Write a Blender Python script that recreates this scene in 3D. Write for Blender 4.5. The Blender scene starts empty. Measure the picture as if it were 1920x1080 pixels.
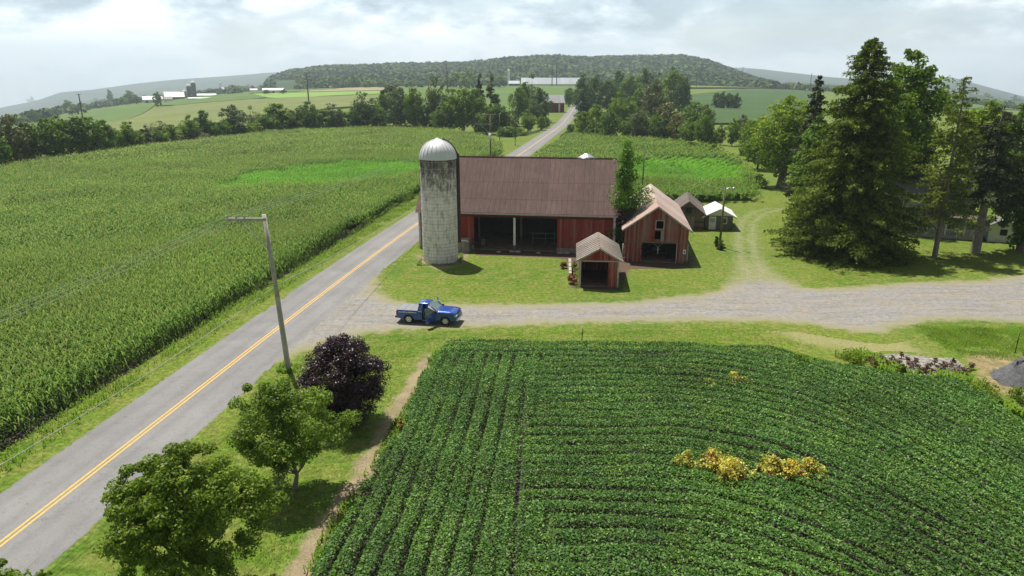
import bpy, math, random
import numpy as np
from mathutils import Vector, Matrix
R = math.radians
SC = bpy.context.scene
COL = SC.collection

# ------------------------------------------------------------ camera, sky, sun, exposure
F = 1300.0                      # focal length in pixels of the 1920 wide photograph
PITCH = 16.7
CAMH = 20.0
cam_d = bpy.data.cameras.new('camera')
cam = bpy.data.objects.new('camera', cam_d)
COL.objects.link(cam)
cam.location = (0, 0, CAMH)
cam.rotation_euler = (R(90 - PITCH), 0, 0)
cam_d.sensor_width = 36
cam_d.lens = F / 1920 * 36
cam_d.clip_start = 0.5
cam_d.clip_end = 40000
SC.camera = cam

SUN_AZ = Vector((-0.52, 0.85)).normalized()
SUN_EL = R(66)
sun_vec = Vector((SUN_AZ.x * math.cos(SUN_EL), SUN_AZ.y * math.cos(SUN_EL), math.sin(SUN_EL)))
sd = bpy.data.lights.new('sun', 'SUN')
sd.energy = 5.0
sd.angle = R(0.6)
sd.color = (1.0, 0.95, 0.86)
sun = bpy.data.objects.new('sun', sd)
COL.objects.link(sun)
sun.location = (-40, 60, 80)
sun.rotation_euler = sun_vec.to_track_quat('Z', 'Y').to_euler()

def build_world():
    w = bpy.data.worlds.new('World')
    SC.world = w
    w.use_nodes = True
    nt = w.node_tree
    nt.nodes.clear()
    L = nt.links.new
    def n(t, **k):
        x = nt.nodes.new(t)
        for a, b in k.items():
            setattr(x, a, b)
        return x
    out = n('ShaderNodeOutputWorld')
    bg = n('ShaderNodeBackground')
    bg.inputs['Strength'].default_value = 0.118
    L(bg.outputs[0], out.inputs[0])
    tc = n('ShaderNodeTexCoord')
    sep = n('ShaderNodeSeparateXYZ')
    L(tc.outputs['Generated'], sep.inputs[0])
    zc = n('ShaderNodeMath', operation='MAXIMUM')
    L(sep.outputs['Z'], zc.inputs[0]); zc.inputs[1].default_value = 0.004
    comb = n('ShaderNodeCombineXYZ')
    L(sep.outputs['X'], comb.inputs[0]); L(sep.outputs['Y'], comb.inputs[1]); L(zc.outputs[0], comb.inputs[2])
    sky = n('ShaderNodeTexSky', sky_type='NISHITA')
    sky.sun_disc = False
    sky.sun_elevation = SUN_EL
    sky.sun_rotation = math.atan2(SUN_AZ.x, SUN_AZ.y)
    sky.air_density = 1.0
    sky.dust_density = 1.6
    sky.altitude = 150
    L(comb.outputs[0], sky.inputs[0])
    # cloud deck: soft heaps, flattened towards the horizon
    mp = n('ShaderNodeMapping'); L(comb.outputs[0], mp.inputs[0])
    mp.inputs['Scale'].default_value = (1, 1, 2.7)
    mp.inputs['Location'].default_value = (3.1, 1.7, 0.35)
    n1 = n('ShaderNodeTexNoise'); L(mp.outputs[0], n1.inputs[0])
    n1.inputs['Scale'].default_value = 3.2; n1.inputs['Detail'].default_value = 10; n1.inputs['Roughness'].default_value = 0.58
    n1.inputs['Distortion'].default_value = 0.1
    n2 = n('ShaderNodeTexNoise'); L(mp.outputs[0], n2.inputs[0])
    n2.inputs['Scale'].default_value = 7.5; n2.inputs['Detail'].default_value = 10; n2.inputs['Roughness'].default_value = 0.6
    n2.inputs['Distortion'].default_value = 0.15
    r1 = n('ShaderNodeValToRGB'); L(n1.outputs[0], r1.inputs[0])
    e = r1.color_ramp.elements
    e[0].position = 0.40; e[0].color = (0.2, 0.2, 0.2, 1)
    e[1].position = 0.50; e[1].color = (1, 1, 1, 1)
    # heights in the visible band are greyer underneath at the top of the deck
    nz = n('ShaderNodeMapRange'); L(zc.outputs[0], nz.inputs[0])
    nz.inputs[1].default_value = 0.02; nz.inputs[2].default_value = 0.13; nz.inputs[3].default_value = -0.06; nz.inputs[4].default_value = 0.07
    na = n('ShaderNodeMath', operation='ADD'); L(n2.outputs[0], na.inputs[0]); L(nz.outputs[0], na.inputs[1])
    r2 = n('ShaderNodeValToRGB'); L(na.outputs[0], r2.inputs[0])
    e = r2.color_ramp.elements
    e[0].position = 0.42; e[0].color = (11.2, 11.3, 11.4, 1)
    e[1].position = 0.63; e[1].color = (3.0, 3.8, 4.5, 1)
    x = e.new(0.475); x.color = (8.7, 9.3, 9.7, 1)
    x = e.new(0.54); x.color = (5.6, 6.5, 7.2, 1)
    mix = n('ShaderNodeMix', data_type='RGBA')
    L(r1.outputs[0], mix.inputs[0]); L(sky.outputs[0], mix.inputs[6]); L(r2.outputs[0], mix.inputs[7])
    # pale veil towards the horizon
    hz = n('ShaderNodeMapRange', interpolation_type='SMOOTHSTEP')
    L(zc.outputs[0], hz.inputs[0])
    hz.inputs[1].default_value = 0.0; hz.inputs[2].default_value = 0.09
    hz.inputs[3].default_value = 0.7; hz.inputs[4].default_value = 0.0
    mix2 = n('ShaderNodeMix', data_type='RGBA')
    L(hz.outputs[0], mix2.inputs[0]); L(mix.outputs[2], mix2.inputs[6]); mix2.inputs[7].default_value = (9.0, 9.7, 10.2, 1)
    # calmer and darker overhead so the fill light stays below the sun
    up = n('ShaderNodeMapRange', interpolation_type='SMOOTHSTEP')
    L(zc.outputs[0], up.inputs[0])
    up.inputs[1].default_value = 0.13; up.inputs[2].default_value = 0.5
    up.inputs[3].default_value = 1.0; up.inputs[4].default_value = 0.42
    mu = n('ShaderNodeMix', data_type='RGBA', blend_type='MULTIPLY')
    mu.inputs[0].default_value = 1.0
    L(mix2.outputs[2], mu.inputs[6])
    cc = n('ShaderNodeCombineXYZ')
    # the deck is brighter towards the sun's side than behind the camera
    bk = n('ShaderNodeMapRange', interpolation_type='SMOOTHSTEP'); L(sep.outputs['Y'], bk.inputs[0])
    bk.inputs[1].default_value = -0.4; bk.inputs[2].default_value = 0.4; bk.inputs[3].default_value = 0.5; bk.inputs[4].default_value = 1.0
    um = n('ShaderNodeMath', operation='MULTIPLY'); L(up.outputs[0], um.inputs[0]); L(bk.outputs[0], um.inputs[1])
    for i in range(3):
        L(um.outputs[0], cc.inputs[i])
    L(cc.outputs[0], mu.inputs[7])
    L(mu.outputs[2], bg.inputs[0])
build_world()
SC.view_settings.view_transform = 'Standard'
SC.view_settings.look = 'None'
SC.view_settings.exposure = 0.48
SC.view_settings.gamma = 1.0
SC.render.engine = 'CYCLES'
SC.cycles.max_bounces = 6
SC.cycles.diffuse_bounces = 2
SC.cycles.glossy_bounces = 2
SC.cycles.transmission_bounces = 3
SC.cycles.volume_bounces = 0
SC.cycles.transparent_max_bounces = 6

# ------------------------------------------------------------ terrain and pixel helpers
CP, SP = math.cos(R(PITCH)), math.sin(R(PITCH))
def th(x, y):
    """ground height; the land falls away gently to both sides in the distance"""
    x = np.asarray(x, float); y = np.asarray(y, float)
    D = np.hypot(x, y)
    u = 1.414 * x / np.maximum(y, 1.0 + 0.15 * np.abs(x))
    u = np.clip(u, -1.35, 1.35)
    k = np.where(u < 0, 58.0, 38.0) / F
    t = np.clip((D - 170) / 650, 0, 1)
    s = t * t * (3 - 2 * t)
    q = np.clip((D - 350) / 750, 0, 1)
    return -D * k * u * u * s + (11.0 + 4.0 * np.clip(np.abs(u) * 2, 0, 1)) * q * q * (3 - 2 * q)
def thf(x, y):
    return float(th(x, y))
def G(px, py, z=0.0):
    """where the photograph's pixel meets the ground (plus z)"""
    u = (px - 960) / F; v = (py - 540) / F
    d = (u, CP - v * SP, -SP - v * CP)
    if abs(z) < 1e-9 or True:
        t = 15.0
        prev = t
        while t < 30000:
            x, y, zz = d[0] * t, d[1] * t, CAMH + d[2] * t
            if zz <= thf(x, y) + z:
                break
            prev = t
            t *= 1.02
        else:
            return (d[0] * 9000, d[1] * 9000, thf(d[0] * 9000, d[1] * 9000))
        a, b = prev, t
        for _ in range(30):
            m = (a + b) / 2
            if CAMH + d[2] * m <= thf(d[0] * m, d[1] * m) + z:
                b = m
            else:
                a = m
        x, y = d[0] * b, d[1] * b
        return (x, y, thf(x, y))
def G2(px, py):
    return G(px, py)[:2]
def m_per_px(x, y):
    return (y * CP + (CAMH - thf(x, y)) * SP) / F
def height_for(x, y, top_py):
    """height above ground of something standing at x, y whose top is at this pixel row"""
    v = (top_py - 540) / F
    ratio = (SP + v * CP) / (CP - v * SP)
    return CAMH - ratio * y - thf(x, y)
def poly(pts):
    return np.array([G2(*p) for p in pts])
def sdf_poly(P, X, Y):
    """signed distance, positive inside"""
    X = X.ravel(); Y = Y.ravel()
    best = np.full(X.shape, 1e18)
    inside = np.zeros(X.shape, bool)
    n = len(P)
    for i in range(n):
        ax, ay = P[i]; bx, by = P[(i + 1) % n]
        ex, ey = bx - ax, by - ay
        L2 = ex * ex + ey * ey + 1e-12
        t = np.clip(((X - ax) * ex + (Y - ay) * ey) / L2, 0, 1)
        dd = (X - ax - t * ex) ** 2 + (Y - ay - t * ey) ** 2
        best = np.minimum(best, dd)
        c = ((ay > Y) != (by > Y))
        with np.errstate(divide='ignore', invalid='ignore'):
            xi = (bx - ax) * (Y - ay) / (by - ay if by != ay else 1e-12) + ax
        inside ^= c & (X < xi)
    return np.where(inside, 1, -1) * np.sqrt(best)
def sdf_line(P, X, Y):
    X = X.ravel(); Y = Y.ravel()
    best = np.full(X.shape, 1e18)
    for (ax, ay), (bx, by) in zip(P[:-1], P[1:]):
        ex, ey = bx - ax, by - ay
        L2 = ex * ex + ey * ey + 1e-12
        t = np.clip(((X - ax) * ex + (Y - ay) * ey) / L2, 0, 1)
        best = np.minimum(best, (X - ax - t * ex) ** 2 + (Y - ay - t * ey) ** 2)
    return np.sqrt(best)
def vnoise(X, Y, sc, seed=0):
    """cheap smooth value noise 0..1"""
    x = X / sc + seed * 17.3; y = Y / sc - seed * 9.1
    xi = np.floor(x).astype(np.int64); yi = np.floor(y).astype(np.int64)
    fx = x - xi; fy = y - yi
    fx = fx * fx * (3 - 2 * fx); fy = fy * fy * (3 - 2 * fy)
    def h(a, b):
        q = (a * 374761393 + b * 668265263 + seed * 144665) & 0x7fffffff
        q = ((q ^ (q >> 13)) * 1274126177) & 0x7fffffff
        return ((q ^ (q >> 16)) & 0xffff) / 65535.0
    return ((h(xi, yi) * (1 - fx) + h(xi + 1, yi) * fx) * (1 - fy)
            + (h(xi, yi + 1) * (1 - fx) + h(xi + 1, yi + 1) * fx) * fy)

# ------------------------------------------------------------ object helpers
def tag(o, label=None, cat=None, group=None, kind=None):
    if label: o['label'] = label
    if cat: o['category'] = cat
    if group: o['group'] = group
    if kind: o['kind'] = kind
    return o
def thing(name, label, cat, loc=(0, 0, 0), rz=0.0, group=None):
    o = bpy.data.objects.new(name, None)
    o.empty_display_size = 0.3
    COL.objects.link(o)
    o.location = loc
    o.rotation_euler = (0, 0, rz)
    return tag(o, label, cat, group)
def link(name, me, parent=None):
    o = bpy.data.objects.new(name, me)
    COL.objects.link(o)
    if parent is not None:
        o.parent = parent
    return o
def quad_mesh(name, V, Fq, mats, smooth=False, attrs=None, matidx=None, uvs=None):
    V = np.ascontiguousarray(V, dtype=np.float32); Fq = np.ascontiguousarray(Fq, dtype=np.int32)
    me = bpy.data.meshes.new(name)
    k = Fq.shape[1]
    me.vertices.add(len(V)); me.vertices.foreach_set('co', V.ravel())
    me.loops.add(Fq.size); me.loops.foreach_set('vertex_index', Fq.ravel())
    me.polygons.add(len(Fq))
    me.polygons.foreach_set('loop_start', np.arange(0, Fq.size, k, dtype=np.int32))
    me.polygons.foreach_set('loop_total', np.full(len(Fq), k, dtype=np.int32))
    if smooth:
        me.polygons.foreach_set('use_smooth', np.ones(len(Fq), bool))
    if matidx is not None:
        me.polygons.foreach_set('material_index', np.ascontiguousarray(matidx, dtype=np.int32))
    me.update(calc_edges=True)
    if attrs:
        for nm, a in attrs.items():
            at = me.attributes.new(nm, 'FLOAT', 'POINT')
            at.data.foreach_set('value', np.ascontiguousarray(a, dtype=np.float32))
    for m in (mats if isinstance(mats, (list, tuple)) else [mats]):
        me.materials.append(m)
    return me
def leaf_quads(rng, P, N, S, asp=0.55):
    """diamond leaves at P facing N with half-length S"""
    n = len(P)
    N = N / (np.linalg.norm(N, axis=1, keepdims=True) + 1e-9)
    T = np.cross(N, rng.normal(size=(n, 3)))
    T /= np.linalg.norm(T, axis=1, keepdims=True) + 1e-9
    B = np.cross(N, T)
    S = np.broadcast_to(np.asarray(S, float).reshape(-1, 1), (n, 1))
    V = np.stack([P - T * S, P - B * S * asp, P + T * S, P + B * S * asp], axis=1).reshape(-1, 3)
    return V, np.arange(4 * n).reshape(-1, 4)

class MB:
    """collects boxes, tubes and prisms into one mesh"""
    def __init__(self):
        self.v = []; self.f = []; self.s = []
    def add(self, vs, fs, smooth=False):
        b = len(self.v)
        self.v += [tuple(p) for p in vs]
        self.f += [tuple(i + b for i in f) for f in fs]
        self.s += [smooth] * len(fs)
        return self
    def box(self, x0, x1, y0, y1, z0, z1):
        return self.hexa([(x0, y0, z0), (x1, y0, z0), (x1, y1, z0), (x0, y1, z0),
                          (x0, y0, z1), (x1, y0, z1), (x1, y1, z1), (x0, y1, z1)])
    def hexa(self, v):
        return self.add(v, [(3, 2, 1, 0), (4, 5, 6, 7), (0, 1, 5, 4), (1, 2, 6, 5), (2, 3, 7, 6), (3, 0, 4, 7)])
    def obox(self, c, half, rz=0.0, tilt=0.0):
        M = Matrix.Rotation(rz, 3, 'Z') @ Matrix.Rotation(tilt, 3, 'Y')
        vs = []
        for (a, b, d) in ((-1, -1, -1), (1, -1, -1), (1, 1, -1), (-1, 1, -1), (-1, -1, 1), (1, -1, 1), (1, 1, 1), (-1, 1, 1)):
            vs.append(Vector(c) + M @ Vector((a * half[0], b * half[1], d * half[2])))
        return self.hexa(vs)
    def tube(self, p0, p1, r0, r1=None, n=8, cap=True, smooth=True):
        r1 = r0 if r1 is None else r1
        p0 = Vector(p0); p1 = Vector(p1)
        d = (p1 - p0)
        if d.length < 1e-6: return self
        d.normalize()
        a = d.orthogonal().normalized(); b = d.cross(a)
        vs = []
        for p, r in ((p0, r0), (p1, r1)):
            for i in range(n):
                t = 2 * math.pi * i / n
                vs.append(p + a * math.cos(t) * r + b * math.sin(t) * r)
        self.add(vs, [(i, (i + 1) % n, n + (i + 1) % n, n + i) for i in range(n)], smooth)
        if cap:
            k = len(self.v) - 2 * n
            self.f += [tuple(k + i for i in reversed(range(n))), tuple(k + n + i for i in range(n))]
            self.s += [False, False]
        return self
    def path(self, pts, rs, n=6):
        for i in range(len(pts) - 1):
            self.tube(pts[i], pts[i + 1], rs[i], rs[i + 1], n, cap=(i == len(pts) - 2))
        return self
    def lathe(self, prof, n=24, c=(0, 0, 0), smooth=True, a0=0.0, a1=2 * math.pi):
        full = abs(a1 - a0 - 2 * math.pi) < 1e-6
        m = n if full else n + 1
        vs = []
        for (r, z) in prof:
            for i in range(m):
                t = a0 + (a1 - a0) * i / n
                vs.append((c[0] + r * math.cos(t), c[1] + r * math.sin(t), c[2] + z))
        fs = []
        for j in range(len(prof) - 1):
            for i in range(n):
                i2 = (i + 1) % m
                fs.append((j * m + i, j * m + i2, (j + 1) * m + i2, (j + 1) * m + i))
        return self.add(vs, fs, smooth)
    def prism(self, pts, y0, y1):
        """polygon in x-z extruded along y (pts counter-clockwise seen from -y)"""
        n = len(pts)
        vs = [(x, y0, z) for x, z in pts] + [(x, y1, z) for x, z in pts]
        fs = [tuple(range(n)), tuple(reversed(range(n, 2 * n)))]
        fs += [((i + 1) % n, i, n + i, n + (i + 1) % n) for i in range(n)]
        return self.add(vs, fs)
    def mesh(self, name, m):
        me = bpy.data.meshes.new(name)
        me.from_pydata([tuple(p) for p in self.v], [], self.f)
        me.polygons.foreach_set('use_smooth', self.s)
        me.update()
        me.materials.append(m)
        return me
    def build(self, name, m, parent=None, bevel=0.0):
        o = link(name, self.mesh(name, m), parent)
        if bevel:
            b = o.modifiers.new('bevel', 'BEVEL'); b.width = bevel; b.segments = 2; b.limit_method = 'ANGLE'
        return o
def wall(mb, x0, x1, y0, y1, topf, holes, z0=0.0, breaks=()):
    """wall between x0..x1, thickness y0..y1, top height topf(x), rectangular holes (x0,x1,z0,z1)"""
    xs = {x0, x1}
    for h in holes: xs |= {h[0], h[1]}
    for b in breaks: xs.add(b)
    xs = sorted(x for x in xs if x0 <= x <= x1)
    for a, b in zip(xs[:-1], xs[1:]):
        m = (a + b) / 2
        hs = sorted((h[2], h[3]) for h in holes if h[0] < m < h[1])
        z = z0
        for (ha, hb) in hs:
            if ha > z: mb.prism([(a, z), (b, z), (b, ha), (a, ha)], y0, y1)
            z = hb
        if topf(m) > z: mb.prism([(a, z), (b, z), (b, topf(b)), (a, topf(a))], y0, y1)
    return mb

# ------------------------------------------------------------ materials
class NT:
    def __init__(self, name):
        self.m = bpy.data.materials.new(name)
        self.m.use_nodes = True
        self.t = self.m.node_tree
        self.t.nodes.clear()
        self.out = self.n('ShaderNodeOutputMaterial')
    def n(self, t, **k):
        x = self.t.nodes.new(t)
        for a, b in k.items(): setattr(x, a, b)
        return x
    def L(self, a, b): self.t.links.new(a, b)
    def put(self, sock, v):
        if isinstance(v, (int, float)): sock.default_value = v
        elif isinstance(v, tuple): sock.default_value = v if len(v) == 4 or sock.type == 'VECTOR' else (*v, 1)
        else: self.L(v, sock)
    def pos(self, kind='world'):
        if kind == 'world': return self.n('ShaderNodeNewGeometry').outputs['Position']
        return self.n('ShaderNodeTexCoord').outputs['Object']
    def mapv(self, v, scale=(1, 1, 1), loc=(0, 0, 0)):
        x = self.n('ShaderNodeMapping'); self.L(v, x.inputs[0]); x.inputs['Scale'].default_value = scale; x.inputs['Location'].default_value = loc
        return x.outputs[0]
    def noise(self, v, sc, det=3, rough=0.55, dist=0.0):
        x = self.n('ShaderNodeTexNoise'); self.L(v, x.inputs[0])
        x.inputs['Scale'].default_value = sc; x.inputs['Detail'].default_value = det
        x.inputs['Roughness'].default_value = rough; x.inputs['Distortion'].default_value = dist
        return x.outputs[0]
    def ramp(self, v, stops, interp='LINEAR'):
        x = self.n('ShaderNodeValToRGB'); self.put(x.inputs[0], v)
        cr = x.color_ramp; cr.interpolation = interp
        while len(cr.elements) > 1: cr.elements.remove(cr.elements[-1])
        cr.elements[0].position = stops[0][0]
        for p, c in stops[1:]: cr.elements.new(p)
        for e, (p, c) in zip(cr.elements, stops):
            e.color = (c, c, c, 1) if isinstance(c, (int, float)) else (*c, 1)
        return x.outputs[0]
    def math(self, op, a, b=0.0, c=None, clamp=False):
        x = self.n('ShaderNodeMath', operation=op); x.use_clamp = clamp
        self.put(x.inputs[0], a); self.put(x.inputs[1], b)
        if c is not None: self.put(x.inputs[2], c)
        return x.outputs[0]
    def mix(self, f, a, b, bt='MIX'):
        x = self.n('ShaderNodeMix', data_type='RGBA', blend_type=bt)
        self.put(x.inputs[0], f); self.put(x.inputs[6], a); self.put(x.inputs[7], b)
        return x.outputs[2]
    def sep(self, v):
        x = self.n('ShaderNodeSeparateXYZ'); self.L(v, x.inputs[0]); return x.outputs
    def attr(self, name):
        x = self.n('ShaderNodeAttribute', attribute_name=name); return x.outputs['Fac']
    def island(self): return self.n('ShaderNodeNewGeometry').outputs['Random Per Island']
    def objrand(self): return self.n('ShaderNodeObjectInfo').outputs['Random']
    def bump(self, h, st=0.3, dist=0.05):
        x = self.n('ShaderNodeBump'); self.L(h, x.inputs['Height'])
        x.inputs['Strength'].default_value = st; x.inputs['Distance'].default_value = dist
        return x.outputs[0]
    def bsdf(self, color, rough=0.8, metal=0.0, spec=0.5, normal=None, **k):
        b = self.n('ShaderNodeBsdfPrincipled')
        self.put(b.inputs['Base Color'], color); self.put(b.inputs['Roughness'], rough); self.put(b.inputs['Metallic'], metal)
        b.inputs['Specular IOR Level'].default_value = spec
        if normal is not None: self.L(normal, b.inputs['Normal'])
        for a, v in k.items(): self.put(b.inputs[a], v)
        return b.outputs[0]
    def done(self, sh):
        self.L(sh, self.out.inputs[0]); return self.m

def leaf_mat(name, dark, light, trans=0.3, rough=0.55, spec=0.3, warm=None, patch=0.35):
    t = NT(name)
    r = t.island()
    c = t.ramp(r, [(0.0, dark), (0.6, tuple((a + b) / 2 for a, b in zip(dark, light))), (1.0, light)])
    n = t.noise(t.pos('world'), patch, 2)
    k = t.ramp(n, [(0.3, 0.72), (0.7, 1.25)])
    c = t.mix(1.0, c, k, 'MULTIPLY')
    # trees differ a little from each other
    o = t.objrand()
    c = t.mix(1.0, c, t.ramp(o, [(0.0, (0.80, 0.88, 0.95)), (0.5, (1.0, 1.0, 1.0)), (1.0, (1.22, 1.10, 0.9))]), 'MULTIPLY')
    if warm:
        c = t.mix(t.ramp(r, [(0.86, 0.0), (0.9, 1.0)]), c, warm)
    p = t.bsdf(c, rough, 0, spec)
    tr = t.n('ShaderNodeBsdfTranslucent')
    t.L(t.mix(1.0, c, (1.25, 1.3, 0.6, 1), 'MULTIPLY'), tr.inputs[0])
    ms = t.n('ShaderNodeMixShader'); ms.inputs[0].default_value = trans
    t.L(p, ms.inputs[1]); t.L(tr.outputs[0], ms.inputs[2])
    return t.done(ms.outputs[0])
def plain(name, col, rough=0.7, metal=0.0, spec=0.4, var=0.15, sc=3.0):
    t = NT(name)
    n = t.noise(t.pos('obj'), sc, 4)
    c = t.mix(1.0, col, t.ramp(n, [(0.25, 1 - var), (0.75, 1 + var)]), 'MULTIPLY')
    return t.done(t.bsdf(c, rough, metal, spec))
def grass_color(t, P):
    n1 = t.noise(P, 0.06, 3); n2 = t.noise(P, 0.6, 4, 0.6); n3 = t.noise(t.mapv(P, (9, 5, 5)), 1.0, 3, 0.7)
    c = t.mix(t.ramp(n1, [(0.35, 0.0), (0.65, 1.0)]), (0.074, 0.145, 0.011), (0.125, 0.178, 0.018))
    c = t.mix(t.ramp(n2, [(0.40, 0.0), (0.66, 0.9)]), c, (0.165, 0.178, 0.040))
    n4 = t.noise(P, 2.6, 5, 0.72)
    c = t.mix(1.0, c, t.ramp(n4, [(0.32, 0.5), (0.68, 1.45)]), 'MULTIPLY')
    c = t.mix(1.0, c, t.ramp(n3, [(0.25, 0.55), (0.75, 1.4)]), 'MULTIPLY')
    return c, n3
def mat_ground():
    t = NT('meadow_grass'); P = t.pos('world')
    c, n3 = grass_color(t, P)
    return t.done(t.bsdf(c, 0.9, 0, 0.15, t.bump(n3, 0.5, 0.15)))
def mat_region(name, cfun, amp=1.2, soft=0.3, nsc=0.9, bump=0.4, rough=0.92):
    """surface whose rim breaks up into grass (attribute e = metres inside the edge)"""
    t = NT(name); P = t.pos('world')
    g, n3 = grass_color(t, P)
    c, h = cfun(t, P)
    nn = t.noise(P, nsc, 5, 0.65)
    e = t.math('ADD', t.attr('e'), t.math('MULTIPLY', t.math('SUBTRACT', nn, 0.5), amp * 2))
    f = t.n('ShaderNodeMapRange', interpolation_type='SMOOTHSTEP')
    t.L(e, f.inputs[0]); f.inputs[1].default_value = -soft; f.inputs[2].default_value = soft
    col = t.mix(f.outputs[0], g, c)
    if name == 'gravel':
        rim = t.ramp(t.math('DIVIDE', t.math('ADD', e, 1.0), 5.0), [(0.0, 0.0), (0.18, 0.65), (0.5, 0.0)])
        rim = t.math('MULTIPLY', rim, t.math('SUBTRACT', 1.0, t.attr('t'), clamp=True))
        col = t.mix(rim, col, (0.28, 0.25, 0.15))
    hh = t.math('ADD', t.math('MULTIPLY', n3, 0.5), h)
    return t.done(t.bsdf(col, rough, 0, 0.2, t.bump(hh, bump, 0.08)))
def c_gravel(t, P):
    n = t.noise(P, 14, 4, 0.75); n2 = t.noise(P, 0.35, 4, 0.6); n4 = t.noise(t.mapv(P, (0.15, 1.3, 1)), 1.0, 4, 0.6)
    c = t.ramp(n, [(0.3, (0.13, 0.125, 0.125)), (0.5, (0.235, 0.225, 0.22)), (0.72, (0.40, 0.385, 0.365))])
    c = t.mix(t.ramp(n2, [(0.42, 0.0), (0.66, 0.6)]), c, (0.27, 0.235, 0.17))
    c = t.mix(t.ramp(n4, [(0.5, 0.0), (0.6, 0.4)]), c, (0.16, 0.15, 0.15))
    n5 = t.noise(t.mapv(P, (0.25, 2.2, 1)), 1.0, 5, 0.7, 0.6)
    c = t.mix(t.ramp(n5, [(0.55, 0.0), (0.66, 0.3)]), c, (0.40, 0.37, 0.32))
    n6 = t.noise(P, 1.1, 5, 0.75)
    c = t.mix(t.ramp(n6, [(0.56, 0.0), (0.66, 0.55)]), c, (0.17, 0.18, 0.075))
    n7 = t.noise(P, 2.2, 6, 0.8)
    c = t.mix(1.0, c, t.ramp(n7, [(0.32, 0.66), (0.68, 1.3)]), 'MULTIPLY')
    ct, _ = c_track(t, P)
    tt = t.math('ADD', t.attr('t'), t.math('MULTIPLY', t.math('SUBTRACT', n6, 0.5), 1.2))
    c = t.mix(t.ramp(tt, [(0.25, 0.0), (0.7, 1.0)]), c, ct)
    return c, n
def c_soil(t, P):
    n = t.noise(P, 9, 5, 0.7); n2 = t.noise(P, 0.8, 3)
    c = t.ramp(n, [(0.3, (0.12, 0.09, 0.055)), (0.7, (0.31, 0.245, 0.16))])
    c = t.mix(t.ramp(n2, [(0.4, 0.0), (0.7, 0.5)]), c, (0.36, 0.30, 0.17))
    return c, n
def c_dirt(t, P):
    n = t.noise(P, 6, 5, 0.7)
    return t.ramp(n, [(0.3, (0.05, 0.034, 0.025)), (0.7, (0.16, 0.10, 0.07))]), n
def c_track(t, P):
    n = t.noise(P, 7, 5, 0.75); n2 = t.noise(P, 0.7, 3)
    c = t.ramp(n, [(0.3, (0.17, 0.155, 0.11)), (0.7, (0.36, 0.33, 0.26))])
    n3 = t.noise(P, 2.0, 5, 0.75)
    c = t.mix(t.ramp(n3, [(0.42, 0.0), (0.56, 0.85)]), c, (0.15, 0.19, 0.035))
    return t.mix(t.ramp(n2, [(0.4, 0.0), (0.7, 0.5)]), c, (0.19, 0.21, 0.06)), n
def c_straw(t, P):
    n = t.noise(t.mapv(P, (3, 14, 3)), 1.0, 5, 0.8)
    return t.ramp(t.math('ADD', t.math('MULTIPLY', n, .5), t.math('MULTIPLY', t.noise(P, 1.6, 5, .75), .5)), [(0.40, (0.10, 0.12, 0.03)), (0.50, (0.22, 0.17, 0.08)), (0.62, (0.40, 0.31, 0.18))]), n
def c_dry(t, P):
    n = t.noise(P, 5, 5, 0.75)
    return t.ramp(n, [(0.3, (0.13, 0.15, 0.05)), (0.7, (0.33, 0.29, 0.13))]), n
def c_asphalt(t, P):
    n = t.noise(P, 26, 3, 0.8); n2 = t.noise(P, 0.22, 4, 0.6)
    c = t.ramp(n, [(0.3, (0.165, 0.160, 0.160)), (0.7, (0.245, 0.24, 0.237))])
    c = t.mix(1.0, c, t.ramp(n2, [(0.3, 0.88), (0.7, 1.1)]), 'MULTIPLY')
    w = t.attr('w')     # metres from the centre line
    a = t.math('ABSOLUTE', w)
    tr = t.ramp(t.math('DIVIDE', a, 4.0), [(0.0, 1.0), (0.13, 1.06), (0.22, 0.93), (0.36, 1.04), (0.52, 1.03), (0.62, 0.92), (0.75, 1.0), (0.84, 0.9)])
    c = t.mix(1.0, c, tr, 'MULTIPLY')
    cr = t.noise(t.mapv(P, (0.5, 0.5, 1)), 1.4, 5, 0.6, 1.5)
    c = t.mix(t.ramp(cr, [(0.490, 0.0), (0.5, 0.5), (0.510, 0.0)]), c, (0.07, 0.07, 0.07))
    pt = t.noise(t.mapv(P, (0.12, 0.12, 1)), 1.0, 2)
    c = t.mix(t.ramp(pt, [(0.60, 0.0), (0.615, 0.25)]), c, (0.13, 0.13, 0.13))
    return c, n
def mat_boards(name, red, grey, wear=0.5, bw=0.22, horizontal=False):
    t = NT(name); P = t.pos('obj')
    s = t.sep(P)
    a = s[2] if horizontal else t.math('ADD', s[0], t.math('MULTIPLY', s[1], 1.0))
    q = t.math('DIVIDE', a, bw)
    idx = t.math('FLOOR', q); fr = t.math('FRACT', q)
    wn = t.n('ShaderNodeTexWhiteNoise', noise_dimensions='1D'); t.L(idx, wn.inputs['W'])
    st = t.noise(t.mapv(P, (9, 9, 0.7) if not horizontal else (0.7, 0.7, 9)), 1.0, 5, 0.7)
    big = t.noise(P, 0.5, 3)
    f = t.math('ADD', t.math('MULTIPLY', st, 0.75), t.math('MULTIPLY', big, 0.35))
    f = t.math('ADD', f, t.math('MULTIPLY', wn.outputs[0], 0.22))
    w0 = 0.95 - wear * 0.45
    c = t.mix(t.ramp(f, [(max(0, w0 - 0.16), 0.0), (min(1, w0 + 0.12), 1.0)]), red, grey)
    c = t.mix(1.0, c, t.ramp(wn.outputs[0], [(0, 0.7), (1, 1.2)]), 'MULTIPLY')
    groove = t.ramp(fr, [(0.0, 0.0), (0.07, 1.0), (0.93, 1.0), (1.0, 0.0)])
    c = t.mix(1.0, c, t.ramp(groove, [(0, 0.35), (0.8, 1.0)]), 'MULTIPLY')
    return t.done(t.bsdf(c, 0.85, 0, 0.2, t.bump(groove, 0.6, 0.02)))
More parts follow.
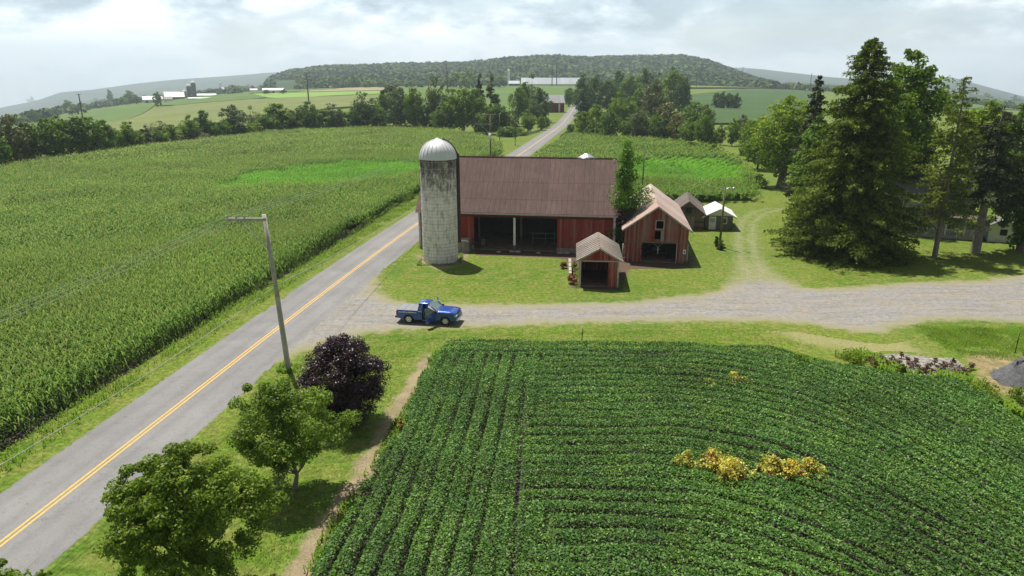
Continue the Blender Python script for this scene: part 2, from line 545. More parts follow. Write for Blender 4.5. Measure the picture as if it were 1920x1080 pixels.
def mat_metalroof(name, a, b, c3, rib=0.6, axis=0, fade=0.5, ribdark=0.75, rough=0.5, metal=0.0, bands=(), wide=False):
    """sheet metal; ribs run down the slope, rust and faded paint in streaks"""
    t = NT(name); P = t.pos('obj'); s = t.sep(P)
    q = t.math('DIVIDE', s[axis], rib); fr = t.math('FRACT', q)
    idx = t.math('FLOOR', t.math('DIVIDE', s[axis], rib * 3))
    wn = t.n('ShaderNodeTexWhiteNoise', noise_dimensions='1D'); t.L(idx, wn.inputs['W'])
    sc = (6, 0.8, 0.8) if axis == 0 else (0.8, 6, 0.8)
    st = t.noise(t.mapv(P, sc), 1.0, 6, 0.75)
    big = t.noise(P, 0.22, 4, 0.6)
    f = t.math('ADD', t.math('MULTIPLY', st, 0.7), t.math('MULTIPLY', big, 0.45))
    col = t.ramp(f, [(0.36, a), (0.36 + 0.24 * fade + 0.05, b), (0.82, c3)])
    col = t.mix(1.0, col, t.ramp(wn.outputs[0], [(0, 0.9), (1, 1.1)]), 'MULTIPLY')
    for (z, w) in bands:                      # lap joints between the sheets
        d = t.math('ABSOLUTE', t.math('SUBTRACT', s[2], z))
        col = t.mix(t.ramp(d, [(0.0, 0.55), (w, 0.0)]), col, tuple(x * 0.5 for x in a))
    g = t.ramp(fr, [(0.0, 0.0), (0.22, 0.05), (0.3, 0.8), (0.7, 0.8), (0.78, 0.05), (1.0, 0.0)] if wide else [(0.0, 0.0), (0.08, 1.0), (0.92, 1.0), (1.0, 0.0)])
    col = t.mix(1.0, col, t.ramp(g, [(0, ribdark), (0.8, 1.0)]), 'MULTIPLY')
    return t.done(t.bsdf(col, rough, metal, 0.4, t.bump(g, 0.5, 0.03)))

M = {}
M['grass'] = mat_ground()
M['gravel'] = mat_region('gravel', c_gravel, 1.5, 0.9, 0.8)
M['soil'] = mat_region('bare_soil', c_soil, 0.95, 0.3, 0.9)
M['dirt'] = mat_region('dark_dirt', c_dirt, 0.5, 0.3, 1.2)
M['track'] = mat_region('track_gravel', c_track, 1.1, 0.6, 0.7)
M['straw'] = mat_region('straw_litter', c_straw, 1.4, 0.5, 0.9)
M['dry'] = mat_region('thin_dry_grass', c_dry, 2.0, 1.2, 0.4)
M['asphalt'] = mat_region('asphalt', c_asphalt, 0.28, 0.06, 1.6, bump=0.15, rough=0.85)
M['yellow'] = plain('road_yellow', (0.58, 0.36, 0.07), 0.7, var=0.25, sc=8)
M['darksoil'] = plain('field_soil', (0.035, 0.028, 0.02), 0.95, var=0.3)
# ------------------------------------------------------------ ground sheet
def ground_sheet():
    radii = [0.0, 8]
    r = 8.0
    while r < 8800:
        r *= 1.045 if r > 60 else 1.12
        radii.append(r)
    na = 288
    V = [(0, 0, 0)]; 
    ang = np.linspace(0, 2 * math.pi, na, endpoint=False)
    rows = []
    for r in radii[1:]:
        x = r * np.sin(ang); y = r * np.cos(ang)
        z = np.where(y > -20, th(x, y), 0) if r < 200 else th(x, np.where(y > 0, y, 1))
        z = np.where(y > 0, th(x, y), th(x, np.full_like(y, 1.0)))
        rows.append(np.stack([x, y, z], 1))
    V = np.concatenate([np.array([[0, 0, 0.0]])] + rows)
    Fq = []
    idx = lambda i, j: 1 + i * na + (j % na)
    tri = [(0, idx(0, j + 1), idx(0, j)) for j in range(na)]
    for i in range(len(rows) - 1):
        for j in range(na):
            Fq.append((idx(i, j), idx(i, j + 1), idx(i + 1, j + 1), idx(i + 1, j)))
    me = bpy.data.meshes.new('ground')
    me.from_pydata([tuple(map(float, p)) for p in V], [], tri + [tuple(reversed(q)) for q in Fq])
    me.polygons.foreach_set('use_smooth', [True] * len(me.polygons))
    me.update()
    # make sure normals face up
    if me.polygons[10].normal.z < 0: me.flip_normals()
    me.materials.append(M['grass'])
    tag(link('ground', me), kind='structure')
ground_sheet()

def region(name, e_of, bbox, cell, zoff, mat, margin, kind='structure', extra=None, clip=None):
    x0, x1, y0, y1 = bbox
    nx = int((x1 - x0) / cell) + 1; ny = int((y1 - y0) / cell) + 1
    xs = x0 + np.arange(nx + 1) * cell; ys = y0 + np.arange(ny + 1) * cell
    X, Y = np.meshgrid(xs, ys)
    e = e_of(X.ravel(), Y.ravel())
    E = e.reshape(X.shape)
    keep = np.maximum.reduce([E[:-1, :-1], E[1:, :-1], E[:-1, 1:], E[1:, 1:]]) > -margin
    if clip is not None:
        keep &= clip((X[:-1, :-1] + cell / 2).ravel(), (Y[:-1, :-1] + cell / 2).ravel()).reshape(keep.shape)
    I = np.arange(X.size).reshape(X.shape)
    Fq = np.stack([I[:-1, :-1][keep], I[:-1, 1:][keep], I[1:, 1:][keep], I[1:, :-1][keep]], 1)
    used, inv = np.unique(Fq, return_inverse=True)
    Fq = inv.reshape(-1, 4)
    xx = X.ravel()[used]; yy = Y.ravel()[used]
    V = np.stack([xx, yy, th(xx, yy) + zoff], 1)
    at = {'e': e[used]}
    if extra is not None: at['t'] = extra(xx, yy)
    me = quad_mesh(name, V, Fq, mat, attrs=at)
    o = link(name, me)
    return tag(o, kind=kind)

# road: centre line in metres, smoothed
RC = np.array([(-29.5, -30), (-26.2, 0), (-22.9, 26.4), (-19.6, 57.7), (-13.9, 100), (1.8, 194), (23, 330), (44.5, 510), (60, 640), (72, 760)])
def smooth_line(P, n=220):
    s = np.concatenate([[0], np.cumsum(np.hypot(*np.diff(P, axis=0).T))])
    q = np.linspace(0, s[-1], n)
    x = np.interp(q, s, P[:, 0]); y = np.interp(q, s, P[:, 1])
    for _ in range(60):
        x[1:-1] = (x[:-2] + 2 * x[1:-1] + x[2:]) / 4; y[1:-1] = (y[:-2] + 2 * y[1:-1] + y[2:]) / 4
    return np.stack([x, y], 1)
RL = smooth_line(RC)
HW = 3.25
def ribbon(name, offs, mat, zoff, line=RL, att=True):
    t = np.gradient(line, axis=0); t /= np.linalg.norm(t, axis=1, keepdims=True)
    nrm = np.stack([t[:, 1], -t[:, 0]], 1)
    V = []; W = []
    for o in offs:
        p = line + nrm * o
        V.append(np.stack([p[:, 0], p[:, 1], th(p[:, 0], p[:, 1]) + zoff], 1)); W.append(np.full(len(p), o))
    n = len(line); k = len(offs)
    V = np.concatenate(V); W = np.concatenate(W)
    Fq = [(j * n + i, (j + 1) * n + i, (j + 1) * n + i + 1, j * n + i + 1) for j in range(k - 1) for i in range(n - 1)]
    me = quad_mesh(name, V, np.array(Fq), mat, attrs={'w': W, 'e': HW - np.abs(W)})
    return me
me = ribbon('road', [-HW - 0.35, -HW, -2, -1, 0, 1, 2, HW, HW + 0.35], M['asphalt'], 0.012)
tag(link('road', me), kind='structure')
lm = ribbon('road_marking', [-0.19, -0.07], M['yellow'], 0.017)
o1 = link('road_marking', lm)
l2 = ribbon('road_marking', [0.07, 0.19], M['yellow'], 0.017)
tag(o1, kind='structure'); tag(link('road_marking', l2), kind='structure')

# gravel driveway
DRV = poly([(440, 700), (520, 672), (591, 646), (640, 633), (679, 622), (750, 616), (870, 611), (1060, 603), (1300, 599), (1420, 600),
            (1500, 603), (1560, 613), (1625, 622), (1680, 610), (1740, 598), (1800, 596), (1990, 606), (2150, 640), (2150, 500), (1960, 512), (1850, 528), (1700, 533),
            (1560, 544), (1500, 541), (1465, 524), (1440, 500), (1412, 498), (1396, 520), (1365, 542), (1330, 552), (1180, 569), (1000, 573), (870, 574), (770, 572), (722, 563),
            (702, 549), (699, 534), (700, 500), (560, 570)])
# track going round behind the sheds: two ruts
TR = np.array([G2(*p) for p in [(1440, 575), (1425, 530), (1402, 480), (1397, 440), (1402, 415), (1425, 398), (1470, 388), (1530, 384)]])
def tr_e(X, Y):
    d = sdf_line(TR, X, Y)
    w = np.clip((Y - 66) / 13, 0, 1)
    return (0.42 - np.abs(d - 0.85) - np.clip((Y - 84) * 0.010, 0, 0.35)) * w + (1.9 - np.abs(d) * 0.6) * (1 - w)
def drv_e(X, Y):
    a = sdf_poly(DRV, X, Y); b = tr_e(X, Y)
    return np.where(Y > 63, np.maximum(a, b), a)
def trk(X, Y):
    return np.clip((Y - 66.5) / 5, 0, 1) * ((X > 16) & (X < 60)) * np.clip((40.5 - X) / 3 + (Y - 70) * 0.4, 0, 1)
region('driveway', drv_e, (-26, 62, 44, 80), 0.25, 0.0145, M['gravel'], 2.6, extra=trk, clip=lambda X, Y: (sdf_line(RL, X, Y) > HW - 0.12) & (Y < 77.9))
region('track', drv_e, (20, 48, 77.95, 112), 0.35, 0.0145, M['gravel'], 1.8, extra=lambda X, Y: np.ones(len(X)))
# bare strip along the soybeans
BS = np.array([G2(*p) for p in [(806, 668), (770, 725), (735, 785), (700, 850), (650, 930), (600, 1010), (560, 1075), (500, 1180)]])
region('soil_strip', lambda X, Y: 0.5 - sdf_line(BS, X, Y), (-12, -1, 18, 54), 0.3, 0.006, M['soil'], 0.9)
# trampled dark earth at the building fronts
DP = poly([(862, 470), (862, 478), (1000, 482), (1062, 486), (1070, 540), (1165, 546), (1180, 505), (1300, 503), (1300, 480), (1170, 474), (1165, 470)])
region('dirt_yard', lambda X, Y: sdf_poly(DP, X, Y), (-10, 26, 62, 96), 0.35, 0.007, M['dirt'], 0.8)
# thin dry grass where vehicles turn
DG = poly([(1380, 606), (1500, 640), (1620, 668), (1700, 690), (1780, 680), (1700, 640), (1660, 600), (1560, 598)])
region('dry_verge', lambda X, Y: sdf_poly(DG, X, Y) - 0.2, (14, 44, 42, 62), 0.4, 0.003, M['dry'], 2.5)
ST = poly([(1805, 672), (1850, 660), (1900, 668), (1990, 690), (1990, 760), (1900, 745), (1850, 720)])
region('straw_patch', lambda X, Y: sdf_poly(ST, X, Y), (24, 44, 36, 54), 0.3, 0.008, M['straw'], 1.4)
SI = poly([(783, 478), (786, 496), (830, 506), (872, 494), (880, 470)])
region('reddish_soil', lambda X, Y: sdf_poly(SI, X, Y), (-14, -2, 72, 88), 0.3, 0.0085, M['soil'], 0.7)

# ------------------------------------------------------------ far fields (slabs of crop following the land)
def field_mat(name, a, b, rows=0.0, ang=0.0, sc=0.02):
    t = NT(name); P = t.pos('world')
    n = t.noise(P, sc, 4, 0.6); n2 = t.noise(P, sc * 14, 4, 0.7); n3 = t.noise(t.mapv(P, (0.006, 0.05, 1)), 1.0, 3)
    f = t.math('ADD', t.math('MULTIPLY', n, 0.5), t.math('ADD', t.math('MULTIPLY', n2, 0.3), t.math('MULTIPLY', n3, 0.3)))
    c = t.ramp(f, [(0.38, a), (0.7, b)])
    return t.done(t.bsdf(c, 0.9, 0, 0.15))
FM = {
    'tan': field_mat('tasselled_corn', (0.10, 0.135, 0.03), (0.175, 0.19, 0.06)),
    'green': field_mat('green_crop', (0.060, 0.115, 0.020), (0.110, 0.165, 0.035)),
    'soy': field_mat('dark_soy', (0.034, 0.072, 0.018), (0.062, 0.110, 0.028)),
    'lime': field_mat('hay_field', (0.15, 0.26, 0.045), (0.20, 0.31, 0.06)),
    'stubble': field_mat('stubble', (0.22, 0.19, 0.10), (0.30, 0.26, 0.14)),
    'mix': field_mat('mixed_land', (0.04, 0.07, 0.03), (0.11, 0.15, 0.06), sc=0.006),
}
def slab(name, pts, h, mat, kind='structure', sub=14):
    """crop slab: polygon in pixels, cut into a fine fan along the land"""
    P = poly(pts)
    import bmesh
    bm = bmesh.new()
    vs = [bm.verts.new((x, y, 0)) for x, y in P]
    f = bm.faces.new(vs)
    bmesh.ops.triangulate(bm, faces=[f])
    for _ in range(4):
        long_e = [e for e in bm.edges if e.calc_length() > 60]
        if not long_e: break
        bmesh.ops.subdivide_edges(bm, edges=long_e, cuts=1)
        bmesh.ops.triangulate(bm, faces=bm.faces[:])
    bm.normal_update()
    if sum(f.normal.z for f in bm.faces) < 0:
        bmesh.ops.reverse_faces(bm, faces=bm.faces[:])
    r = bmesh.ops.extrude_face_region(bm, geom=bm.faces[:])
    top = {v for v in r['geom'] if isinstance(v, bmesh.types.BMVert)}
    for v in bm.verts:
        v.co.z = thf(v.co.x, v.co.y) + (h if v in top else -0.5)
    bmesh.ops.recalc_face_normals(bm, faces=bm.faces[:])
    me = bpy.data.meshes.new(name); bm.to_mesh(me); bm.free()
    me.materials.append(mat)
    return tag(link(name, me), kind=kind)
slab('far_field', [(-60, 300), (0, 282), (150, 262), (300, 246), (450, 228), (620, 205), (760, 196), (760, 180), (560, 184), (470, 188), (330, 200), (285, 205), (245, 226), (100, 262), (-60, 275)], 1.2, FM['tan'])
slab('far_field', [(-60, 274), (100, 261), (243, 225), (283, 204), (292, 197), (240, 196), (160, 202), (110, 206), (20, 226), (-60, 246)], 0.9, FM['green'])
slab('far_field', [(294, 199), (330, 199), (470, 187), (500, 184), (470, 177), (395, 178), (320, 190)], 1.0, FM['green'])
slab('far_field', [(445, 180), (500, 183.5), (545, 186), (600, 181), (720, 176), (720, 171), (560, 174), (480, 176)], 0.5, FM['lime'])
slab('far_field', [(400, 178), (440, 179.5), (475, 175), (560, 173), (640, 168), (560, 167), (450, 171)], 0.8, FM['green'])
slab('far_field', [(560, 173.5), (720, 170.5), (720, 164), (650, 165.5)], 0.8, FM['stubble'])
slab('far_field', [(722, 195), (722, 165), (860, 164), (1000, 162), (1078, 163), (1078, 185), (1035, 200), (940, 215), (760, 212)], 1.2, FM['green'])
slab('far_field', [(1285, 226), (1288, 180), (1400, 168), (1515, 171), (1540, 180), (1540, 215), (1420, 235), (1340, 234)], 1.0, FM['soy'])
slab('far_field', [(1290, 167), (1290, 162), (1500, 165), (1514, 170), (1400, 167)], 2.2, FM['tan'])
slab('far_field', [(1780, 205), (1860, 206), (1990, 216), (1990, 198), (1860, 194), (1790, 192)], 1.0, FM['green'])
slab('far_field', [(-60, 244), (20, 225), (108, 205), (60, 205), (-60, 224)], 1.0, FM['soy'])

# ------------------------------------------------------------ hills
def prof(pts, x):
    xs, ys = zip(*pts); return np.interp(x, xs, ys)
def hill(name, pts, Db, Dr, tree_h, mat, seed, x_pad=0):
    xs = np.arange(pts[0][0], pts[-1][0] + 1, 8.0)
    ss = np.array([0, .12, .25, .38, .5, .62, .75, .88, 1.0, 1.15, 1.4])
    V = []
    for s in ss:
        D = Db + (Dr - Db) * s
        a = (xs - 960) / F / 1.044                       # x / y on the ground
        y = D / np.sqrt(1 + a * a); x = a * y
        base = th(x, y)
        v = (prof(pts, xs) - 540) / F
        yr = Dr / np.sqrt(1 + a * a)
        ratio = (SP + v * CP) / (CP - v * SP)
        ztop = CAMH - ratio * yr - tree_h
        if s <= 1: k = s * s * (3 - 2 * s) * 0.55 + s * 0.45
        else: k = 1 - ((s - 1) / 0.4) ** 2 * 0.8
        rise = np.maximum(ztop - base, 1.0)
        bumps = (vnoise(x, y, 260, seed) - 0.5) * rise * 0.35 * (4 * min(s, 1) * (1 - min(s, 1)))
        z = base + rise * k + bumps
        V.append(np.stack([x, y, z if s > 0 else base - 3], 1))
    n = len(xs)
    V = np.concatenate(V)
    Fq = [(j * n + i, j * n + i + 1, (j + 1) * n + i + 1, (j + 1) * n + i) for j in range(len(ss) - 1) for i in range(n - 1)]
    me = quad_mesh(name, V, np.array(Fq), mat, smooth=True)
    tag(link(name, me), kind='structure')
    return V.reshape(len(ss), n, 3)
M['hill'] = field_mat('hill_ground', (0.025, 0.05, 0.015), (0.05, 0.085, 0.025), sc=0.01)
M['hillfar'] = field_mat('far_ridge', (0.03, 0.05, 0.025), (0.06, 0.085, 0.04), sc=0.004)
HA = hill('wooded_hill', [(400, 163), (470, 158), (500, 146), (540, 131), (600, 122), (700, 119), (760, 117), (860, 116), (900, 113), (960, 108), (1040, 104),
              (1100, 107), (1200, 104), (1280, 103), (1325, 112), (1365, 126), (1410, 143), (1460, 154)], 1180, 2000, 11, M['hill'], 3)
hill('far_ridge', [(-140, 235), (-60, 212), (0, 200), (60, 189), (110, 173), (170, 168), (260, 156), (330, 149), (420, 143), (500, 137), (600, 133), (760, 140), (860, 150)], 3600, 6500, 0, M['hillfar'], 5)
hill('far_ridge', [(1300, 134), (1360, 126), (1420, 129), (1500, 138), (1560, 145), (1640, 150), (1720, 150), (1780, 144), (1850, 162), (1930, 182), (2050, 200)], 3300, 5600, 0, M['hillfar'], 6)
hill('far_ridge', [(1440, 152), (1500, 150), (1560, 153), (1700, 162), (1800, 166), (1860, 176), (1960, 190), (2050, 200)], 1700, 2600, 8, M['hill'], 8)
hill('far_ridge', [(-140, 246), (0, 219), (120, 204), (240, 186), (330, 172), (420, 160), (520, 156), (560, 158)], 1700, 2600, 8, M['hill'], 9)
# ------------------------------------------------------------ woods on the hills
def scatter_on(V, n, rng, s_lo=0.0, s_hi=0.92):
    S, N, _ = V.shape
    i = rng.uniform(s_lo * (S - 1), s_hi * (S - 1), n); j = rng.uniform(0, N - 1.001, n)
    i0 = np.minimum(i.astype(int), S - 2); j0 = j.astype(int); fi = (i - i0)[:, None]; fj = (j - j0)[:, None]
    return (V[i0, j0] * (1 - fi) * (1 - fj) + V[i0 + 1, j0] * fi * (1 - fj) + V[i0, j0 + 1] * (1 - fi) * fj + V[i0 + 1, j0 + 1] * fi * fj)
def crowns(rng, P, rad, per):
    n = len(P)
    d = rng.normal(size=(n, per, 3)); d[:, :, 2] = np.abs(d[:, :, 2]) * 0.9 + 0.05
    d /= np.linalg.norm(d, axis=2, keepdims=True)
    r = rad[:, None, None]
    c = P[:, None, :] + d * r * np.array([1, 1, 1.15]) + np.stack([np.zeros((n, per)), np.zeros((n, per)), 0.35 * rad[:, None] * np.ones((1, per))], 2)
    nrm = d + rng.normal(size=d.shape) * 0.35
    return leaf_quads(rng, c.reshape(-1, 3), nrm.reshape(-1, 3), np.repeat(rad * 0.62, per) * rng.uniform(0.7, 1.2, n * per), 0.75)
def forest_mat():
    t = NT('woodland_foliage')
    r = t.island(); P = t.pos('world'); n = t.noise(P, 0.018, 3)
    c = t.ramp(t.math('ADD', t.math('MULTIPLY', r, 0.5), t.math('MULTIPLY', n, 0.6)), [(0.3, (0.040, 0.082, 0.018)), (0.6, (0.085, 0.14, 0.032)), (0.9, (0.17, 0.225, 0.060))])
    return t.done(t.bsdf(c, 0.85, 0, 0.1))
M['forest'] = forest_mat()
rng = np.random.default_rng(11)
PT = scatter_on(HA, 14000, rng, 0.0, 0.93)
# clearings: pasture below the left wood, a field on the slope
def ppx(P):
    x, y, z = P[:, 0], P[:, 1], P[:, 2] - CAMH
    d = y * CP - z * SP
    return 960 + F * x / d, 540 - F * (y * SP + z * CP) / d
px, py = ppx(PT)
clear = ((px > 575) & (px < 715) & (py > 138 + (720 - px) * 0.02) & (py < 149)) | ((px < 560) & (py > 150)) | ((px > 1065) & (px < 1088) & (py > 120) & (py < 133))
hedge = (np.sin(px * 0.09) > 0.92)
PT = PT[~clear | hedge & (py > 148)]
V, Fq = crowns(rng, PT, rng.uniform(4.0, 8.0, len(PT)), 16)
tag(link('woodland', quad_mesh('woodland', V, Fq, M['forest'])), kind='stuff')
# the low wooded country beyond, in hedges and clumps
VV = []; FF = []; off = 0
pts = []
for k in range(5200):
    pxx = rng.uniform(-60, 1980)
    D = rng.uniform(900, 2900)
    a = (pxx - 960) / F / 1.044
    y = D / math.sqrt(1 + a * a); x = a * y
    pts.append((x, y))
pts = np.array(pts)
dens = vnoise(pts[:, 0], pts[:, 1], 230, 4) * 0.6 + vnoise(pts[:, 0] * 0.3, pts[:, 1], 60, 9) * 0.4
D = np.hypot(pts[:, 0], pts[:, 1])
pa = 960 + F * 1.044 * pts[:, 0] / pts[:, 1]
keep = (dens > 0.52 - (D - 900) / 9000) & ((pa < 520) | (pa > 1400)) & ~((pa > 150) & (pa < 520) & (D < 1350)) & ~((pa > 1400) & (D < 1150))
pts = pts[keep]
PT = np.stack([pts[:, 0], pts[:, 1], th(pts[:, 0], pts[:, 1])], 1)
V, Fq = crowns(rng, PT, rng.uniform(4, 8, len(PT)), 14)
tag(link('distant_woodland', quad_mesh('distant_woodland', V, Fq, M['forest'])), kind='stuff')

# ------------------------------------------------------------ maize
def corn_mat():
    t = NT('maize_leaf')
    r = t.island(); tas = t.attr('tas'); yng = t.attr('yng'); P = t.pos('world')
    c = t.ramp(r, [(0.0, (0.055, 0.128, 0.010)), (0.6, (0.108, 0.196, 0.019)), (1.0, (0.20, 0.29, 0.042))])
    cy = t.ramp(r, [(0.0, (0.070, 0.19, 0.006)), (1.0, (0.14, 0.34, 0.010))])
    c = t.mix(yng, c, cy)
    n = t.noise(P, 0.05, 4, 0.6)
    c = t.mix(1.0, c, t.ramp(n, [(0.3, 0.75), (0.7, 1.22)]), 'MULTIPLY')
    c = t.mix(tas, c, (0.33, 0.30, 0.09))
    p = t.bsdf(c, 0.6, 0, 0.12)
    tr = t.n('ShaderNodeBsdfTranslucent'); t.L(t.mix(1.0, c, (1.2, 1.35, 0.6, 1), 'MULTIPLY'), tr.inputs[0])
    ms = t.n('ShaderNodeMixShader'); ms.inputs[0].default_value = 0.28
    t.L(p, ms.inputs[1]); t.L(tr.outputs[0], ms.inputs[2])
    return t.done(ms.outputs[0])
M['corn'] = corn_mat()
def leaf_strips(rng, B, az, L, H, W, droop):
    """arching maize leaves: B base points; returns 6 verts and 2 quads each"""
    n = len(B)
    d = np.stack([np.cos(az), np.sin(az), np.zeros(n)], 1)
    s = np.stack([-np.sin(az), np.cos(az), np.zeros(n)], 1)
    L = L[:, None]; W = W[:, None]
    m = B + d * L * 0.5; m[:, 2] += H
    e = B + d * L; e[:, 2] += H - droop
    V = np.stack([B - s * W * 0.6, B + s * W * 0.6, m - s * W, m + s * W, e - s * W * 0.15, e + s * W * 0.15], 1).reshape(-1, 3)
    i = np.arange(n)[:, None] * 6
    Fq = np.concatenate([i + np.array([[0, 1, 3, 2]]), i + np.array([[2, 3, 5, 4]])], 0)
    return V, Fq
def corn_field(name, P, young, rowdir, hgt=2.3, lod=((0, 95), (95, 190), (190, 900)), gap=0.0, seed=1, rowsp=0.78, inset_top=True):
    rng = np.random.default_rng(seed)
    x0, y0 = P.min(0); x1, y1 = P.max(0)
    c, s = rowdir
    Vs, Fs, T, Yg = [], [], [], []
    off = 0
    diag = math.hypot(x1 - x0, y1 - y0)
    cx, cy = (x0 + x1) / 2, (y0 + y1) / 2
    for li, (d0, d1) in enumerate(lod):
        rs = rowsp * (1, 1.2, 1.8)[li]; ps = (0.19, 0.29, 0.5)[li]
        u = np.arange(-diag / 2, diag / 2, ps); w = np.arange(-diag / 2, diag / 2, rs)
        # limit memory: build by rows
        Ux, Wx = np.meshgrid(u, w)
        Xp = cx + Ux * c - Wx * s + rng.uniform(-.05, .05, Ux.shape); Yp = cy + Ux * s + Wx * c + rng.uniform(-.05, .05, Ux.shape)
        Xp = Xp.ravel(); Yp = Yp.ravel()
        Dp = np.hypot(Xp, Yp)
        az = np.abs(Xp / np.maximum(Yp, 1))
        k = (Dp >= d0) & (Dp < d1) & (Xp > x0) & (Xp < x1) & (Yp > y0) & (Yp < y1) & (az < 0.98 + 8 / np.maximum(Yp, 1))
        Xp, Yp = Xp[k], Yp[k]
        if not len(Xp): continue
        ins = sdf_poly(P, Xp, Yp)
        k = ins > rng.uniform(-0.4, 0.2, len(Xp)); Xp, Yp, ins = Xp[k], Yp[k], ins[k]
        if gap:
            k = rng.uniform(size=len(Xp)) > gap * vnoise(Xp, Yp, 7, seed); Xp, Yp, ins = Xp[k], Yp[k], ins[k]
        n = len(Xp)
        if not n: continue
        yg = np.clip(young(Xp, Yp), 0, 1) if young else np.zeros(n)
        H = hgt * (0.86 + 0.28 * vnoise(Xp, Yp, 6, seed + 2)) * rng.uniform(0.92, 1.07, n) * (1 - 0.28 * yg)
        Z = th(Xp, Yp)
        nl = (9, 6, 5)[li]; lw = (0.040, 0.065, 0.125)[li]; ll = (0.64, 0.72, 0.9)[li]
        for q in range(nl):
            f = (q + 0.6) / (nl + 0.4)
            lo = 0.12 if li == 0 else 0.35 if li == 1 else 0.55
            hh = H * (lo + (0.93 - lo) * f)
            B = np.stack([Xp, Yp, Z + hh - 0.15], 1)
            az = rng.uniform(0, 2 * np.pi, n)
            V, Fq = leaf_strips(rng, B, az, ll * rng.uniform(0.75, 1.15, n), rng.uniform(0.12, 0.32, n) * (1 if li < 2 else 1.2), lw * rng.uniform(0.8, 1.2, n), rng.uniform(0.1, 0.5, n))
            Vs.append(V); Fs.append(Fq + off); off += len(V)
            T.append(np.zeros(len(V))); Yg.append(np.repeat(yg, 6))
        # tassels
        k = (rng.uniform(size=n) < (0.8, 0.6, 0.6)[li] * (1 - yg))
        m = int(k.sum())
        if m:
            B = np.stack([Xp[k], Yp[k], (Z + H)[k] - 0.05], 1)
            for rep in range((2, 1, 1)[li]):
                V, Fq = leaf_strips(rng, B + rng.normal(size=B.shape) * 0.02, rng.uniform(0, 6.28, m), rng.uniform(.12, .3, m) * (1, 1.6, 2.6)[li], rng.uniform(.12, .3, m), np.full(m, (0.010, 0.025, 0.055)[li]), np.zeros(m))
                Vs.append(V); Fs.append(Fq + off); off += len(V); T.append(np.ones(len(V))); Yg.append(np.zeros(len(V)))
    # lower canopy of the distant part: the shaded leaves the rows close over
    xs = np.arange(x0, x1, 1.6); ys = np.arange(y0, y1, 1.6)
    X, Y = np.meshgrid(xs, ys)
    E = np.minimum(sdf_poly(P, X, Y).reshape(X.shape) - 0.7, (np.hypot(X, Y) - 88) * 0.1)
    E = np.where(np.abs(X / np.maximum(Y, 1)) < 1.0 + 8 / np.maximum(Y, 1), E, -1)
    keep = np.minimum.reduce([E[:-1, :-1], E[1:, :-1], E[:-1, 1:], E[1:, 1:]]) > 0
    I = np.arange(X.size).reshape(X.shape)
    Fq = np.stack([I[:-1, :-1][keep], I[:-1, 1:][keep], I[1:, 1:][keep], I[1:, :-1][keep]], 1)
    if len(Fq):
        used, inv = np.unique(Fq, return_inverse=True)
        xx, yy = X.ravel()[used], Y.ravel()[used]
        yg = np.clip(young(xx, yy), 0, 1) if young else np.zeros(len(xx))
        V = np.stack([xx, yy, th(xx, yy) + hgt * (0.62 - 0.12 * yg) + rng.uniform(-.25, .15, len(xx))], 1)
        Vs.append(V); Fs.append(inv.reshape(-1, 4) + off); off += len(V); T.append(np.zeros(len(V))); Yg.append(yg)
    me = quad_mesh(name, np.concatenate(Vs), np.concatenate(Fs), M['corn'], attrs={'tas': np.concatenate(T), 'yng': np.concatenate(Yg)})
    print(name, 'faces', len(me.polygons))
    return tag(link(name, me), kind='stuff')
rd = np.array([3.3, 31.3]); rd /= np.linalg.norm(rd)
# left field: its edge runs beside the road
def side_line(off, y0, y1, n):
    ys = np.linspace(y0, y1, n)
    xs = np.interp(ys, RL[:, 1], RL[:, 0])
    return [(x + off, y) for x, y in zip(xs, ys)]
CLs = side_line(-7.2, 20, 100, 14) + side_line(-7.5, 110, 168, 6)
far = [G2(*p) for p in [(940, 292), (938, 276), (905, 262), (850, 252), (760, 244), (640, 246), (520, 254), (400, 268), (300, 281), (200, 294), (90, 308), (0, 322), (-120, 345), (-260, 380)]]
PL = np.array(CLs + far + [(-75, 20)])
YP = poly([(368, 384), (450, 366), (620, 360), (740, 348), (830, 322), (760, 314), (650, 312), (560, 322), (470, 335), (420, 352)])
corn_field('corn_crop', PL, lambda x, y: (sdf_poly(YP, x, y) + (vnoise(x, y, 4, 2) - 0.5) * 4) * 0.6, rd, seed=3)
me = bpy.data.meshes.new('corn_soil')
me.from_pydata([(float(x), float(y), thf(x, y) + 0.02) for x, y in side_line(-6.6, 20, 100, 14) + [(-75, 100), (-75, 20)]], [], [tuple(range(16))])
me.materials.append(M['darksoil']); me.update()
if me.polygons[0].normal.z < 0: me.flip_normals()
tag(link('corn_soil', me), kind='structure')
# right field behind the barn, nearer piece fresh green
PR = poly([(1000, 300), (1020, 286), (1060, 262), (1078, 253), (1130, 262), (1230, 268), (1300, 276), (1345, 285), (1385, 305), (1412, 330), (1424, 378), (1300, 382), (1190, 380), (1100, 372), (960, 368), (960, 330)])
YR = poly([(1150, 345), (1420, 352), (1400, 318), (1330, 304), (1210, 306), (1150, 310)])
corn_field('corn_crop', PR, lambda x, y: (sdf_poly(YR, x, y) + (vnoise(x, y, 5, 5) - 0.5) * 5) * 0.4, (0.5, 0.866), hgt=2.0, seed=8, rowsp=1.05, lod=((0, 60), (60, 165), (165, 900)), gap=0.4)

